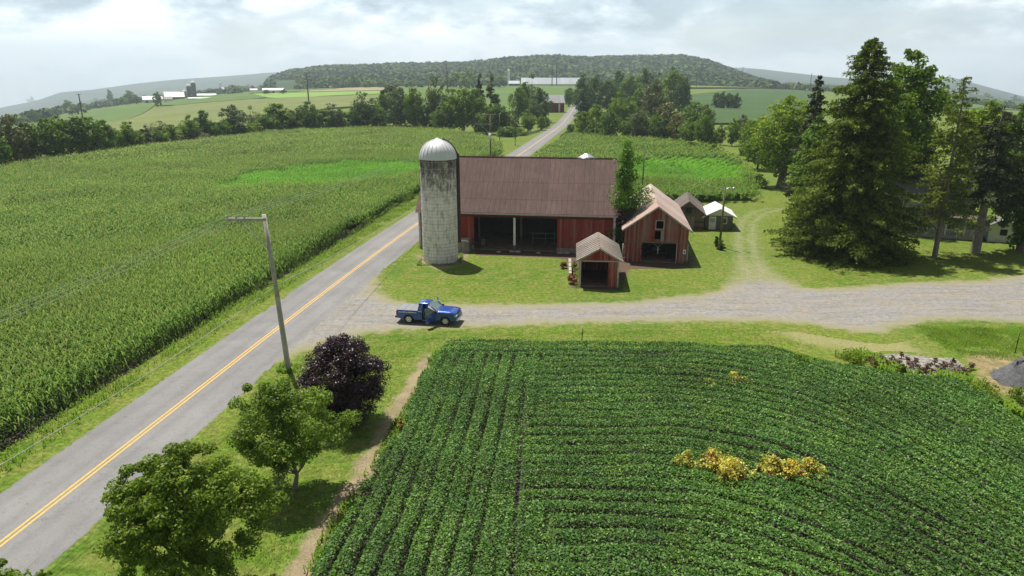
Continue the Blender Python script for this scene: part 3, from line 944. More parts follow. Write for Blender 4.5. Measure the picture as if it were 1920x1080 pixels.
# ------------------------------------------------------------ soybeans in the foreground
def soy_mat():
    t = NT('soy_leaf')
    r = t.island(); P = t.pos('world'); sp = t.attr('spot')
    c = t.ramp(r, [(0.0, (0.048, 0.120, 0.014)), (0.55, (0.082, 0.182, 0.032)), (0.9, (0.135, 0.255, 0.060)), (1.0, (0.26, 0.40, 0.13))])
    n = t.noise(P, 0.14, 4)
    c = t.mix(1.0, c, t.ramp(n, [(0.3, 0.68), (0.7, 1.3)]), 'MULTIPLY')
    c = t.mix(1.0, c, t.ramp(t.noise(P, 0.7, 3), [(0.35, (0.85, 0.92, 0.95)), (0.65, (1.2, 1.08, 0.95))]), 'MULTIPLY')
    c = t.mix(sp, c, t.ramp(r, [(0, (0.09, 0.19, 0.02)), (1, (0.17, 0.30, 0.03))]))
    p = t.bsdf(c, 0.58, 0, 0.22)
    tr = t.n('ShaderNodeBsdfTranslucent'); t.L(t.mix(1.0, c, (1.2, 1.35, 0.6, 1), 'MULTIPLY'), tr.inputs[0])
    ms = t.n('ShaderNodeMixShader'); ms.inputs[0].default_value = 0.25
    t.L(p, ms.inputs[1]); t.L(tr.outputs[0], ms.inputs[2])
    return t.done(ms.outputs[0])
M['soy'] = soy_mat()
SP_ = poly([(832, 652), (900, 648), (1100, 652), (1300, 656), (1440, 660), (1560, 690), (1700, 712), (1800, 722), (1850, 745), (1900, 790), (2050, 880), (2300, 1200), (1500, 1300), (520, 1300), (556, 1120), (640, 985), (700, 890), (760, 790), (790, 715)])
def soy_field():
    rng = np.random.default_rng(5)
    x0, y0, x1, y1 = -13, 14, 50, 53
    N = 720000
    X = rng.uniform(x0, x1, N); Y = y0 + (y1 - y0) * rng.uniform(0, 1, N)
    ok = (np.abs(X / np.maximum(Y, 1)) < 0.86 + 14 / Y)
    X, Y = X[ok], Y[ok]
    ins = sdf_poly(SP_, X, Y)
    k = ins > -0.1; X, Y, ins = X[k], Y[k], ins[k]
    # rows: along the left edge, and headland rows curving with the top edge
    ytop = 50.4 - 0.042 * np.clip(X - 12 + np.clip(50 - Y, 0, 40) * 0.30, 0, 99) ** 2
    wob = (vnoise(X, Y, 9, 3) - 0.5) * 1.2
    ph_a = (X + 6.0 - 0.075 * (Y - 50) + wob * 0.35) / 0.98
    ph_b = (Y - ytop + wob) / 1.05
    left = (X < 1.3 + (vnoise(X, Y, 4, 8) - 0.5) * 2.6 + 0.04 * (Y - 40)) & (Y < 47.3)
    ph = np.where(left, ph_a, ph_b)
    fr = np.abs((ph % 1.0) - 0.5) * 2          # 0 at the middle of a row gap
    idx = np.floor(ph)
    gapn = vnoise(X * 0.6, Y * 0.6, 3.2, 21)
    rowopen = ((idx * 7919) % 13) / 13.0
    depth = np.clip(0.34 + 0.9 * (gapn - 0.45) + 0.55 * (rowopen - 0.5) + 0.22 * left - 0.16 * (~left), 0.08, 1.0)
    deep = np.where((np.abs(X - (1.05 + 0.05 * (Y - 47) * 0.9)) < 0.13) & (Y < 44.5) & (Y > 20), 1.0, 0.0)
    q = np.clip((fr - 0.0) / 0.5, 0, 1); q = q * q * (3 - 2 * q)
    hgt = 0.88 * (1 - (1 - q) * (0.05 + depth * 0.72))
    hgt *= 0.85 + 0.3 * vnoise(X, Y, 2.2, 6)
    edge = np.clip(ins / 0.8, 0, 1); hgt *= 0.5 + 0.5 * edge
    kill = (rng.uniform(size=len(X)) < (1 - q) * np.clip(depth - 0.36, 0, 1) * 1.1) | (deep > 0.5) & (rng.uniform(size=len(X)) < 0.25 + 0.9 * vnoise(X, Y, 2.5, 77))
    kill |= (ins < 0.9) & (vnoise(X, Y, 0.9, 31) > 0.55 + 0.5 * ins)
    k = ~kill; X, Y, hgt, fr, q = X[k], Y[k], hgt[k], fr[k], q[k]
    n = len(X)
    Z = hgt - np.abs(rng.normal(size=n)) * 0.10
    Z = np.maximum(Z, 0.05)
    N_ = rng.normal(size=(n, 3)) * 0.55 + np.array([0, 0, 0.9])
    # leaves on the flank of a row tip outwards
    S = rng.uniform(0.05, 0.09, n)
    V, Fq = leaf_quads(rng, np.stack([X, Y, Z], 1), N_, S, 0.6)
    sp = np.zeros(n)
    for (cx, cy, r) in [(*G2(960, 765), .55), (*G2(845, 742), .5), (*G2(1165, 880), .35), (*G2(1520, 690), .9), (*G2(1500, 682), .7), (*G2(1195, 760), .3), (*G2(1330, 930), .4)]:
        sp = np.maximum(sp, ((X - cx) ** 2 + (Y - cy) ** 2 < r * r) & (rng.uniform(size=n) < 0.6))
    me = quad_mesh('soybean_crop', V, Fq, M['soy'], attrs={'spot': np.repeat(sp, 4)})
    print('soy', n)
    tag(link('soybean_crop', me), kind='stuff')
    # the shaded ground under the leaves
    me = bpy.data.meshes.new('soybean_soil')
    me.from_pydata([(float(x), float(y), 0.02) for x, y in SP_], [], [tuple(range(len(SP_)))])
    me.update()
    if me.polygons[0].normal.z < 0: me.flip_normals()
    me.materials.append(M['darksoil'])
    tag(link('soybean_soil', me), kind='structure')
soy_field()

# ------------------------------------------------------------ long grass on the verges
def grass_mat(name, a, b):
    return leaf_mat(name, a, b, trans=0.3, rough=0.7, spec=0.15)
M['blade'] = grass_mat('grass_blade', (0.085, 0.18, 0.010), (0.17, 0.27, 0.022))
def tufts(name, P, n, h, seed, fn=None, mat=None, w=0.03):
    rng = np.random.default_rng(seed)
    x0, y0 = P.min(0); x1, y1 = P.max(0)
    X = rng.uniform(x0, x1, n); Y = rng.uniform(y0, y1, n)
    k = (sdf_poly(P, X, Y) > rng.uniform(0, 1.2 if h < .25 or h > .4 else .2, n)) & (vnoise(X, Y, 1.5, seed) > rng.uniform(0.1, 0.6, n))
    if fn is not None: k &= fn(X, Y)
    X, Y = X[k], Y[k]; n = len(X)
    hh = h * rng.uniform(0.5, 1.2, n) * (0.6 + 0.8 * vnoise(X, Y, 2.5, seed + 1))
    V, Fq = leaf_strips(rng, np.stack([X, Y, th(X, Y)], 1), rng.uniform(0, 6.28, n), hh * 0.7, hh, np.full(n, w) * rng.uniform(.7, 1.3, n), hh * 0.25)
    return V, Fq
PXY = G2(541, 692)
def grass_stuff():
    parts = []
    P1 = np.array(side_line(-7.8, 22, 180, 30) + side_line(-4.4, 22, 180, 30)[::-1])
    parts.append(tufts('g', P1, 150000, 0.30, 1, w=0.028))
    P2 = poly([(690, 500), (735, 562), (1000, 566), (1180, 560), (1300, 540), (1180, 500), (1000, 484), (880, 480), (790, 490)])
    P3 = poly([(490, 715), (600, 655), (700, 625), (870, 620), (1300, 606), (1450, 612), (1560, 660), (1440, 652), (830, 645), (800, 660), (640, 960), (540, 1110), (120, 1110)])
    parts.append(tufts('g', P3, 90000, 0.06, 3, w=0.02))
    P4 = poly([(1700, 608), (1990, 612), (1990, 690), (1800, 668), (1740, 640)])
    parts.append(tufts('g', P4, 30000, 0.12, 4, w=0.022))
    P5 = poly([(1560, 668), (1620, 655), (1700, 690), (1820, 712), (1900, 760), (1960, 800), (1880, 780), (1800, 725), (1690, 712)])
    parts.append(tufts('g', P5, 14000, 0.45, 5, w=0.05))
    P6 = poly([(815, 655), (845, 655), (735, 840), (600, 1060), (560, 1100), (600, 1010), (690, 870), (770, 740)])
    parts.append(tufts('g', P6, 9000, 0.35, 6, w=0.04))
    def ring(cx, cy, w, l, rz, d=.55):
        c, s = math.cos(rz), math.sin(rz); out = []
        return np.array([(cx + a * c - b * s, cy + a * s + b * c) for a, b in ((-w - d, -d), (w + d, -d), (w + d, l + d), (-w - d, l + d))])
    for i, (cx, cy, w, l, rz, n_, h_) in enumerate(((16.35, 76.75, 3.5, 17.2, R(-8), 9000, .35), (8.72, 66.9, 1.9, 6.6, R(-5), 4000, .3), (0.41, 82.35, 12, 13.4, R(-7.8), 9000, .4), (-8.25, 75.8, 2.0, 4.2, 0, 3500, .28), (24.5, 95.2, 2.2, 8.5, R(-12), 3500, .4), (28.75, 94.9, 1.9, 5.2, R(-9), 2500, .3), (PXY[0], PXY[1] - .3, .25, .6, 0, 500, .3))):
        P_ = ring(cx, cy, w, l, rz)
        cc, ss = math.cos(rz), math.sin(rz)
        def outside(X, Y, cx=cx, cy=cy, w=w, l=l, cc=cc, ss=ss):
            a = (X - cx) * cc + (Y - cy) * ss; b = -(X - cx) * ss + (Y - cy) * cc
            return ~((np.abs(a) < w + .12) & (b > -.15) & (b < l + .12)) & ~((b < 0) & (np.abs(a) < w * .8) & (w > 1) & (w < 13) & (w != 2.0))
        parts.append(tufts('g', P_, n_, h_, 60 + i, outside, w=0.03))
    off = 0; Vs = []; Fs = []
    for V, Fq in parts:
        Vs.append(V); Fs.append(Fq + off); off += len(V)
    tag(link('grass', quad_mesh('grass', np.concatenate(Vs), np.concatenate(Fs), M['blade'])), kind='stuff')
grass_stuff()
# ------------------------------------------------------------ trees
M['bark'] = plain('bark', (0.13, 0.105, 0.085), 0.9, var=0.4, sc=6)
M['bark_grey'] = plain('grey_bark', (0.20, 0.17, 0.15), 0.9, var=0.4, sc=5)
M['maple'] = leaf_mat('maple_leaf', (0.058, 0.130, 0.012), (0.23, 0.325, 0.045), 0.42)
M['purple'] = leaf_mat('purple_leaf', (0.012, 0.006, 0.012), (0.062, 0.026, 0.045), 0.12, 0.4, 0.4)
M['mid'] = leaf_mat('tree_leaf', (0.058, 0.128, 0.010), (0.19, 0.28, 0.026), 0.45)
M['bright'] = leaf_mat('bright_leaf', (0.075, 0.15, 0.008), (0.24, 0.33, 0.024), 0.45)
M['dark'] = leaf_mat('dark_leaf', (0.040, 0.092, 0.010), (0.125, 0.20, 0.026), 0.4)
M['olive'] = leaf_mat('olive_leaf', (0.085, 0.105, 0.03), (0.20, 0.19, 0.07), 0.25)
M['grey'] = leaf_mat('grey_green_leaf', (0.065, 0.105, 0.035), (0.16, 0.205, 0.075), 0.35)
M['spruce'] = leaf_mat('spruce_needles', (0.062, 0.098, 0.010), (0.26, 0.30, 0.045), 0.4, 0.7, 0.1)
M['sprucedark'] = leaf_mat('dark_needles', (0.022, 0.042, 0.012), (0.072, 0.095, 0.03), 0.18, 0.6, 0.15)
M['fresh'] = leaf_mat('fresh_leaf', (0.060, 0.16, 0.014), (0.22, 0.36, 0.045), 0.45)

SHAPES = {
    'round': lambda t: np.sqrt(np.clip(1 - (2 * t - 1) ** 2, 0, 1)) * (1.05 - 0.2 * t),
    'oval': lambda t: np.clip(np.sin(np.pi * np.clip(t, 0, 1) ** 0.75), 0, 1) ** 0.65,
    'cone': lambda t: np.clip((1 - t) ** 0.75 * np.minimum(1, t * 8 + 0.35), 0, 1),
    'bush': lambda t: np.sqrt(np.clip(1 - t ** 2.2, 0, 1)),
    'column': lambda t: np.clip((1 - t) ** 0.45 * np.minimum(1, t * 5 + 0.4), 0, 1) * (0.82 + 0.22 * np.sin(t * 17)),
}
def crown_arrays(rng, H0, H, Rr, shape, puffs, per, leaf, flat=0.75, pr=0.27, lump=0.25):
    """leaf clumps spread through the crown's volume"""
    f = SHAPES[shape]
    t = rng.uniform(0, 1, puffs * 6)
    w = f(t) ** 1.5 + 0.03
    t = t[rng.uniform(size=len(t)) < w / w.max()][:puffs]
    n = len(t)
    ang = rng.uniform(0, 2 * np.pi, n)
    ln = 1 + lump * np.sin(ang * 2 + rng.uniform(0, 6)) * 0.6 + lump * np.sin(ang * 3 + t * 7 + rng.uniform(0, 6)) * 0.6
    pR = Rr * pr * rng.uniform(0.6, 1.25, n) * (0.55 + 0.6 * f(t))
    rad = np.clip(Rr * f(t) * ln * rng.uniform(0, 1, n) ** 0.38 - pR * 0.55, 0, None)
    C = np.stack([np.cos(ang) * rad, np.sin(ang) * rad, H0 + t * (H - H0)], 1)
    d = rng.normal(size=(n, per, 3)); d[:, :, 2] += 0.25
    d /= np.linalg.norm(d, axis=2, keepdims=True)
    rr = rng.uniform(0, 1, (n, per, 1)) ** 0.33
    P = C[:, None, :] + d * rr * pR[:, None, None] * np.array([1, 1, flat])
    N = d * 0.8 + rng.normal(size=d.shape) * 0.55 + np.array([0, 0, 0.35])
    P = P.reshape(-1, 3); N = N.reshape(-1, 3)
    P[:, 2] = np.maximum(P[:, 2], 0.05)
    V, Fq = leaf_quads(rng, P, N, leaf * rng.uniform(0.7, 1.3, len(P)), 0.62)
    return V, Fq, C
def trunk_mb(rng, H, r, C, limbs=7, lean=0.02, bare=0.3):
    mb = MB()
    pts = []; k = 7
    lx, ly = rng.normal() * lean * H, rng.normal() * lean * H
    for i in range(k + 1):
        q = i / k
        pts.append(Vector((lx * q * q + rng.normal() * 0.01 * H * (q > 0), ly * q * q + rng.normal() * 0.01 * H * (q > 0), H * 0.86 * q - 0.1 * (i == 0))))
    rs = [r * (1.35 if i == 0 else 1) * (1 - 0.85 * i / k) for i in range(k + 1)]
    mb.path(pts, rs, 8)
    if len(C):
        hi = C[C[:, 2] > H * bare]
        for j in range(min(limbs, len(hi))):
            c = Vector(hi[rng.integers(len(hi))].tolist())
            q = min(0.75, max(0.18, (c.z / H) * 0.55))
            p = pts[int(q * k)]
            m = p.lerp(c, 0.5) + Vector((0, 0, -0.03 * H))
            mb.path([p, m, c], [r * 0.38, r * 0.22, r * 0.06], 5)
    return mb
PROTO = {}
def proto(key, kind_mat, shape, H, Rr, H0, puffs, per, leaf, seed, bark='bark', tr=None, **k):
    rng = np.random.default_rng(seed)
    V, Fq, C = crown_arrays(rng, H0, H, Rr, shape, puffs, per, leaf, **k)
    PROTO[key] = (quad_mesh('crown', V, Fq, M[kind_mat]), trunk_mb(rng, H, tr or H * 0.022, C).mesh('trunk', M[bark]), H, Rr)
# unit-size sorts: 10 m tall, 4 m radius, scaled where they stand
for i in range(4):
    proto(('mid', i), 'mid', ('round', 'oval', 'round', 'oval')[i], 10, 4, (0.9, 0.5, 1.5, 0.7)[i], 85, 42, 0.26, 20 + i)
for i in range(2):
    proto(('bright', i), 'bright', ('round', 'oval')[i], 10, 4, 0.8, 85, 42, 0.26, 40 + i)
    proto(('olive', i), 'olive', ('round', 'oval')[i], 10, 4, 0.9, 80, 40, 0.26, 50 + i)
    proto(('grey', i), 'grey', ('oval', 'round')[i], 10, 4, 0.9, 80, 38, 0.25, 60 + i)
    proto(('dark', i), 'dark', ('round', 'oval')[i], 10, 4, 0.6, 90, 42, 0.27, 70 + i)
for i in range(2):
    proto(('bush', i), ('mid', 'bright')[i], 'bush', 10, 6, 0.0, 80, 40, 0.4, 80 + i)
proto(('airy', 0), 'grey', 'oval', 10, 4, 2.2, 45, 30, 0.22, 90, lump=0.4)
for i in range(2):
    proto(('far', i), ('mid', 'dark')[i], 'round', 10, 5, 0.6, 34, 18, 0.75, 100 + i)
def conifer_arrays(rng, H, Rr, H0, nb, per, leaf, droop=0.25, power=0.8, ragged=0.25, top_thin=0.0):
    P = []; N = []; S = []; BR = []
    for i in range(nb):
        q = rng.uniform(0, 1) ** 1.25
        z = H0 + q * (H - H0) * 0.985
        R0 = Rr * (1 - q) ** power * (1 + ragged * rng.normal()) + 0.25
        if z < H0 + 0.12 * (H - H0): R0 *= 0.75 + 2 * (z - H0) / (H - H0)
        R0 = max(0.3, R0); a = rng.uniform(0, 2 * np.pi)
        m = max(6, int(per * (0.35 + 0.65 * R0 / Rr)))
        if q > 0.8 and top_thin: m = int(m * (1 - top_thin * 0.5)) + 2
        s = rng.uniform(0.12, 1, m) ** 0.8
        up = (0.22 if q > 0.75 else -droop) + rng.normal() * 0.14
        r = s * R0
        zz = z + up * r * 0.5 - droop * 0.35 * r * s + (0.12 * r * s * s if q < 0.75 else 0)
        lat = (rng.normal(size=m) * 0.13 * R0 * (1.15 - s) + rng.normal(size=m) * 0.1) * (1 if q < 0.75 else 0.7)
        x = np.cos(a) * r - np.sin(a) * lat; y = np.sin(a) * r + np.cos(a) * lat
        hang = np.abs(rng.normal(size=m)) * 0.26 * (1 if q < 0.8 else 0.8)
        P.append(np.stack([x, y, zz - hang], 1))
        nn = rng.normal(size=(m, 3)) * 0.45 + np.array([np.cos(a) * 0.45, np.sin(a) * 0.45, 0.65])
        N.append(nn); S.append(rng.uniform(0.7, 1.3, m) * leaf * (1 if q < 0.8 else 0.7))
        BR.append(((0, 0, z), (math.cos(a) * R0 * 0.9, math.sin(a) * R0 * 0.9, z + up * R0 * 0.5 - droop * 0.3 * R0)))
    P = np.concatenate(P); N = np.concatenate(N); S = np.concatenate(S)
    P[:, 2] = np.maximum(P[:, 2], 0.1)
    V, Fq = leaf_quads(rng, P, N, S, 0.42)
    return V, Fq, BR
def conifer_meshes(seed, H, Rr, H0, nb, per, leaf, mat, tr, bark='bark', nbr=60, **k):
    rng = np.random.default_rng(seed)
    V, Fq, BR = conifer_arrays(rng, H, Rr, H0, nb, per, leaf, **k)
    mb = MB()
    mb.path([(0, 0, -0.1), (0, 0, H * 0.3), (0, 0, H * 0.7), (0, 0, H * 0.99)], [tr, tr * 0.8, tr * 0.4, 0.03], 9)
    for p, q in BR[:nbr]:
        mb.tube(p, q, tr * 0.14, 0.015, 4, cap=False)
    return quad_mesh('crown', V, Fq, M[mat]), mb.mesh('trunk', M[bark])
c, t_ = conifer_meshes(7, 10, 2.6, 0.3, 90, 42, 0.26, 'sprucedark', 0.16)
PROTO[('conifer', 0)] = (c, t_, 10, 2.6)
c, t_ = conifer_meshes(9, 10, 2.2, 0.3, 80, 40, 0.26, 'grey', 0.16)
PROTO[('conifer', 1)] = (c, t_, 10, 2.2)

def stand(name, label, cat, key, x, y, H, Rw, rz, group=None, z=None):
    cm, tm, h0, r0 = PROTO[key]
    root = thing(name, label, cat, (x, y, thf(x, y) if z is None else z), rz, group)
    root.scale = (Rw / r0, Rw / r0, H / h0)
    link('trunk', tm, root); link('crown', cm, root)
    return root
ORD = ['first', 'second', 'third', 'fourth', 'fifth', 'sixth', 'seventh', 'eighth', 'ninth', 'tenth', 'eleventh', 'twelfth', 'thirteenth', 'fourteenth', 'fifteenth',
       'sixteenth', 'seventeenth', 'eighteenth', 'nineteenth', 'twentieth', 'twenty-first', 'twenty-second', 'twenty-third', 'twenty-fourth', 'twenty-fifth', 'twenty-sixth',
       'twenty-seventh', 'twenty-eighth', 'twenty-ninth', 'thirtieth', 'thirty-first', 'thirty-second', 'thirty-third', 'thirty-fourth', 'thirty-fifth', 'thirty-sixth',
       'thirty-seventh', 'thirty-eighth', 'thirty-ninth', 'fortieth', 'forty-first', 'forty-second', 'forty-third', 'forty-fourth', 'forty-fifth', 'forty-sixth', 'forty-seventh', 'forty-eighth', 'forty-ninth', 'fiftieth']
DESC = {'mid': ('green_tree', 'bushy mid-green tree'), 'bright': ('green_tree', 'bright yellow-green leafy tree'), 'dark': ('dark_tree', 'dense dark green tree'), 'olive': ('green_tree', 'olive-tinted leafy tree'),
        'grey': ('green_tree', 'grey-green feathery tree'), 'bush': ('bush', 'low rounded green bush'), 'airy': ('thin_tree', 'thin airy tree with sparse crown'), 'conifer': ('spruce_tree', 'dark pointed conifer'), 'far': ('distant_tree', 'small distant tree')}
def row_of_trees(lst, where, group, seed):
    rr = random.Random(seed)
    lst = sorted(lst, key=lambda a: a[0])
    cnt = {}
    for (px, yb, yt, w, k) in lst:
        x, y = G2(px, yb)
        H = max(1.5, height_for(x, y, yt)); Rw = w * 0.5 * m_per_px(x, y)
        var = [kk for kk in PROTO if kk[0] == k]
        nm, ds = DESC[k]
        i = cnt.get(k, 0); cnt[k] = i + 1
        lab = '%s, %s such from left %s' % (ds, ORD[i], where)
        stand(nm, lab, 'bush' if k == 'bush' else 'tree', rr.choice(var), x, y, H * 1.02, Rw * 1.08, rr.uniform(0, 6.28), group)
# hedgerow beyond the left cornfield
HR = [(-40, 330, 262, 70, 'mid'), (-8, 322, 245, 60, 'mid'), (14, 316, 262, 48, 'mid'), (35, 312, 209, 66, 'olive'), (64, 308, 228, 62, 'dark'), (92, 304, 222, 62, 'mid'), (120, 300, 216, 60, 'mid'), (148, 298, 218, 58, 'dark'), (176, 294, 222, 60, 'mid'),
      (204, 290, 226, 52, 'mid'), (222, 284, 246, 42, 'bright'), (243, 282, 228, 40, 'mid'), (258, 280, 247, 36, 'dark'), (277, 277, 232, 34, 'conifer'), (295, 276, 243, 44, 'mid'), (304, 270, 226, 40, 'grey'), (325, 271, 232, 38, 'bright'), (340, 270, 250, 34, 'grey'),
      (358, 268, 218, 42, 'bright'), (366, 268, 244, 44, 'olive'), (386, 264, 208, 40, 'dark'), (394, 262, 244, 44, 'mid'), (414, 262, 230, 34, 'mid'), (430, 259, 222, 44, 'bright'), (440, 258, 199, 52, 'grey'), (458, 257, 236, 38, 'mid'), (474, 254, 198, 36, 'airy'), (482, 256, 232, 44, 'bush'),
      (497, 254, 214, 42, 'mid'), (522, 252, 192, 62, 'bright'), (548, 250, 205, 44, 'dark'), (560, 250, 234, 46, 'bush'), (580, 249, 190, 48, 'mid'), (602, 248, 204, 48, 'bright'), (624, 247, 194, 54, 'grey'), (640, 246, 206, 46, 'bright'), (662, 246, 202, 52, 'mid'),
      (682, 245, 172, 54, 'grey'), (706, 245, 196, 52, 'mid'), (722, 240, 170, 46, 'mid'), (738, 240, 155, 50, 'olive'), (752, 245, 168, 56, 'grey'), (778, 246, 168, 44, 'mid'), (800, 247, 196, 44, 'dark'), (816, 246, 142, 40, 'grey'), (826, 249, 200, 46, 'mid')]
row_of_trees(HR, 'in hedgerow behind left cornfield', 'hedgerow trees beyond the left cornfield', 1)
HR2 = [(846, 248, 166, 52, 'mid'), (870, 249, 164, 54, 'bright'), (892, 250, 170, 46, 'mid'), (901, 246, 137, 34, 'conifer'), (921, 246, 136, 44, 'conifer'), (912, 252, 200, 46, 'bright'), (934, 252, 196, 42, 'mid'), (950, 252, 212, 34, 'grey'), (966, 250, 215, 26, 'conifer'),
       (972, 232, 166, 36, 'mid'), (984, 226, 156, 30, 'mid'), (997, 214, 137, 50, 'airy'), (1011, 230, 166, 44, 'dark'), (990, 247, 207, 34, 'bright'), (1014, 244, 216, 22, 'mid'), (1024, 240, 218, 18, 'mid'), (1002, 232, 186, 36, 'grey'), (950, 256, 236, 44, 'bush'), (975, 254, 240, 30, 'bush')]
row_of_trees(HR2, 'between silo and road bridge', 'trees left of the road beyond the silo', 2)
RR = [(1066, 200, 164, 22, 'dark'), (1092, 212, 140, 46, 'dark'), (1116, 210, 141, 46, 'dark'), (1140, 212, 150, 50, 'dark'), (1158, 206, 134, 40, 'dark'), (1182, 208, 144, 44, 'mid'), (1206, 205, 130, 44, 'dark'), (1232, 200, 131, 34, 'conifer'), (1256, 214, 125, 64, 'mid'), (1278, 216, 142, 34, 'dark'),
      (1093, 235, 168, 34, 'conifer'), (1226, 240, 156, 56, 'olive'), (1196, 236, 164, 46, 'mid'), (1096, 256, 208, 44, 'bright'), (1118, 258, 194, 40, 'bright'), (1142, 262, 205, 46, 'mid'), (1160, 244, 176, 44, 'bright'), (1176, 262, 222, 40, 'bright'), (1176, 244, 184, 44, 'bright'),
      (1194, 264, 208, 46, 'grey'), (1208, 262, 208, 40, 'grey'), (1230, 264, 212, 42, 'mid'), (1252, 262, 188, 56, 'olive'), (1244, 266, 224, 40, 'dark'), (1268, 268, 210, 36, 'olive'), (1290, 272, 222, 44, 'bright'), (1300, 250, 190, 52, 'mid'), (1322, 258, 198, 34, 'grey'),
      (1318, 275, 208, 40, 'bright'), (1334, 276, 240, 30, 'bright'), (1350, 272, 230, 24, 'grey'), (1070, 250, 232, 22, 'bush'), (1104, 258, 240, 34, 'bush'), (1296, 282, 266, 34, 'bush'), (1336, 288, 270, 30, 'bush'), (1372, 274, 224, 24, 'bright'), (1388, 272, 218, 34, 'grey'), (1404, 276, 224, 34, 'mid'),
      (1410, 300, 222, 54, 'bright'), (1432, 306, 236, 40, 'bright'), (1398, 292, 262, 26, 'bush')]
row_of_trees(RR, 'in copse beyond right cornfield', 'trees in the copse behind the barn', 3)
FT = [(1343, 204, 173, 20, 'dark'), (1354, 205, 172, 20, 'dark'), (1367, 205, 174, 20, 'dark'), (1380, 205, 175, 20, 'dark')]
row_of_trees(FT, 'in lone clump in dark green field', 'clump of trees standing in the right field', 4)
# scattered trees far away
FAR = [(60, 195, 181, 16, 'far'), (66, 232, 205, 16, 'far'), (128, 196, 178, 12, 'far'), (130, 213, 188, 22, 'far'), (120, 208, 196, 24, 'far'), (141, 212, 198, 22, 'far'), (105, 200, 190, 26, 'far'), (80, 203, 193, 26, 'far'), (45, 210, 200, 26, 'far'), (20, 215, 203, 26, 'far'),
       (184, 200, 184, 24, 'far'), (197, 200, 186, 24, 'far'), (209, 199, 168, 12, 'far'), (216, 198, 184, 22, 'far'), (232, 198, 182, 20, 'far'), (245, 196, 170, 22, 'far'), (258, 196, 180, 14, 'far'), (297, 201, 172, 16, 'far'), (420, 168, 160, 22, 'far'), (446, 176, 162, 26, 'far'),
       (466, 170, 158, 22, 'far'), (485, 168, 152, 22, 'far'), (500, 176, 168, 14, 'far'), (532, 176, 167, 14, 'far'), (540, 168, 156, 22, 'far'), (555, 166, 150, 24, 'far'), (575, 166, 153, 22, 'far'), (596, 165, 150, 24, 'far'), (620, 165, 150, 26, 'far'), (645, 165, 150, 22, 'far'), (665, 165, 141, 18, 'far'),
       (690, 165, 150, 24, 'far'), (715, 165, 150, 24, 'far'), (742, 165, 150, 26, 'far'), (770, 165, 152, 26, 'far'), (790, 165, 154, 18, 'far'), (838, 165, 146, 24, 'far'), (856, 165, 136, 30, 'far'), (880, 166, 132, 30, 'far'), (872, 168, 142, 30, 'far'), (938, 165, 142, 20, 'far'), (926, 165, 150, 24, 'far'),
       (1308, 161, 143, 10, 'far'), (1318, 161, 149, 18, 'far'), (1332, 161, 150, 18, 'far'), (1345, 161, 149, 18, 'far'), (1360, 161, 152, 16, 'far'), (1384, 161, 152, 10, 'far'), (1200, 161, 140, 22, 'far'), (1496, 165, 153, 18, 'far')]
for (a, b) in ((0, 24), (24, 50)):
    row_of_trees(FAR[a:b], ('on far left plain before the ridge', 'at foot of the wooded hill')[a > 0], 'small trees far off on the plain', 5)
FAR2 = [(1812, 192, 172, 18, 'far'), (1846, 196, 174, 22, 'far'), (1825, 196, 182, 16, 'far'), (1900, 202, 180, 30, 'far'), (1870, 198, 184, 20, 'far')]
row_of_trees(FAR2, 'on far right plain', 'small trees far off on the plain', 6)

# big yellow-green tree at the cornfield corner, and dark bushes by the spruces
def big_tree(name, label, px, yb, yt, w, shape, mat, puffs, per, leaf, seed, H0f=0.15, bark='bark', tr=None, cat='tree', xy=None, **k):
    x, y = xy or G2(px, yb)
    H = height_for(x, y, yt); Rw = w * 0.5 * m_per_px(x, y)
    rng = np.random.default_rng(seed)
    V, Fq, C = crown_arrays(rng, H * H0f, H * 0.985, Rw, shape, puffs, per, leaf, **k)
    root = thing(name, label, cat, (x, y, thf(x, y)), 0)
    trunk_mb(rng, H, tr or H * 0.02, C, limbs=16).build('trunk', M[bark], root)
    link('crown', quad_mesh('crown', V, Fq, M[mat]), root)
    return root, H, Rw
big_tree('green_tree', 'tall yellow-green tree with thick trunk at the right end of the cornfield', 1463, 352, 180, 120, 'round', 'bright', 240, 60, 0.24, 301, 0.14, pr=0.25, tr=0.75, bark='bark')
big_tree('green_tree', 'leafy tree leaning left of the tall yellow-green tree', 1420, 318, 228, 66, 'round', 'bright', 120, 50, 0.24, 302, 0.1, pr=0.28)
big_tree('dark_bush', 'dark rounded bush at the foot of the big spruce', 1500, 412, 374, 46, 'bush', 'dark', 60, 60, 0.13, 303, 0.0, cat='bush', pr=0.35)
big_tree('bush', 'green shrub at the edge of the cornfield beside the track', 1418, 352, 326, 40, 'bush', 'mid', 50, 50, 0.14, 304, 0.0, cat='bush', pr=0.35)
big_tree('green_tree', 'leafy green tree between the field tree and the big spruce', 1515, 400, 215, 90, 'oval', 'mid', 200, 60, 0.25, 306, 0.08)
big_tree('locust_tree', 'tall bright green tree behind the big spruce', 1668, 420, 84, 160, 'oval', 'bright', 260, 60, 0.27, 307, 0.2, pr=0.22, lump=0.4)
big_tree('green_tree', 'bright green tree between the two right spruces', 1815, 420, 185, 110, 'round', 'bright', 170, 55, 0.25, 308, 0.25, pr=0.24)
big_tree('dark_tree', 'dense dark tree filling the right edge beside the house', 1912, 470, 186, 110, 'oval', 'dark', 260, 60, 0.24, 309, 0.02, pr=0.25)
big_tree('green_tree', 'tall green tree behind the house at the right edge', 1885, 420, 182, 90, 'oval', 'mid', 170, 55, 0.25, 311, 0.2)
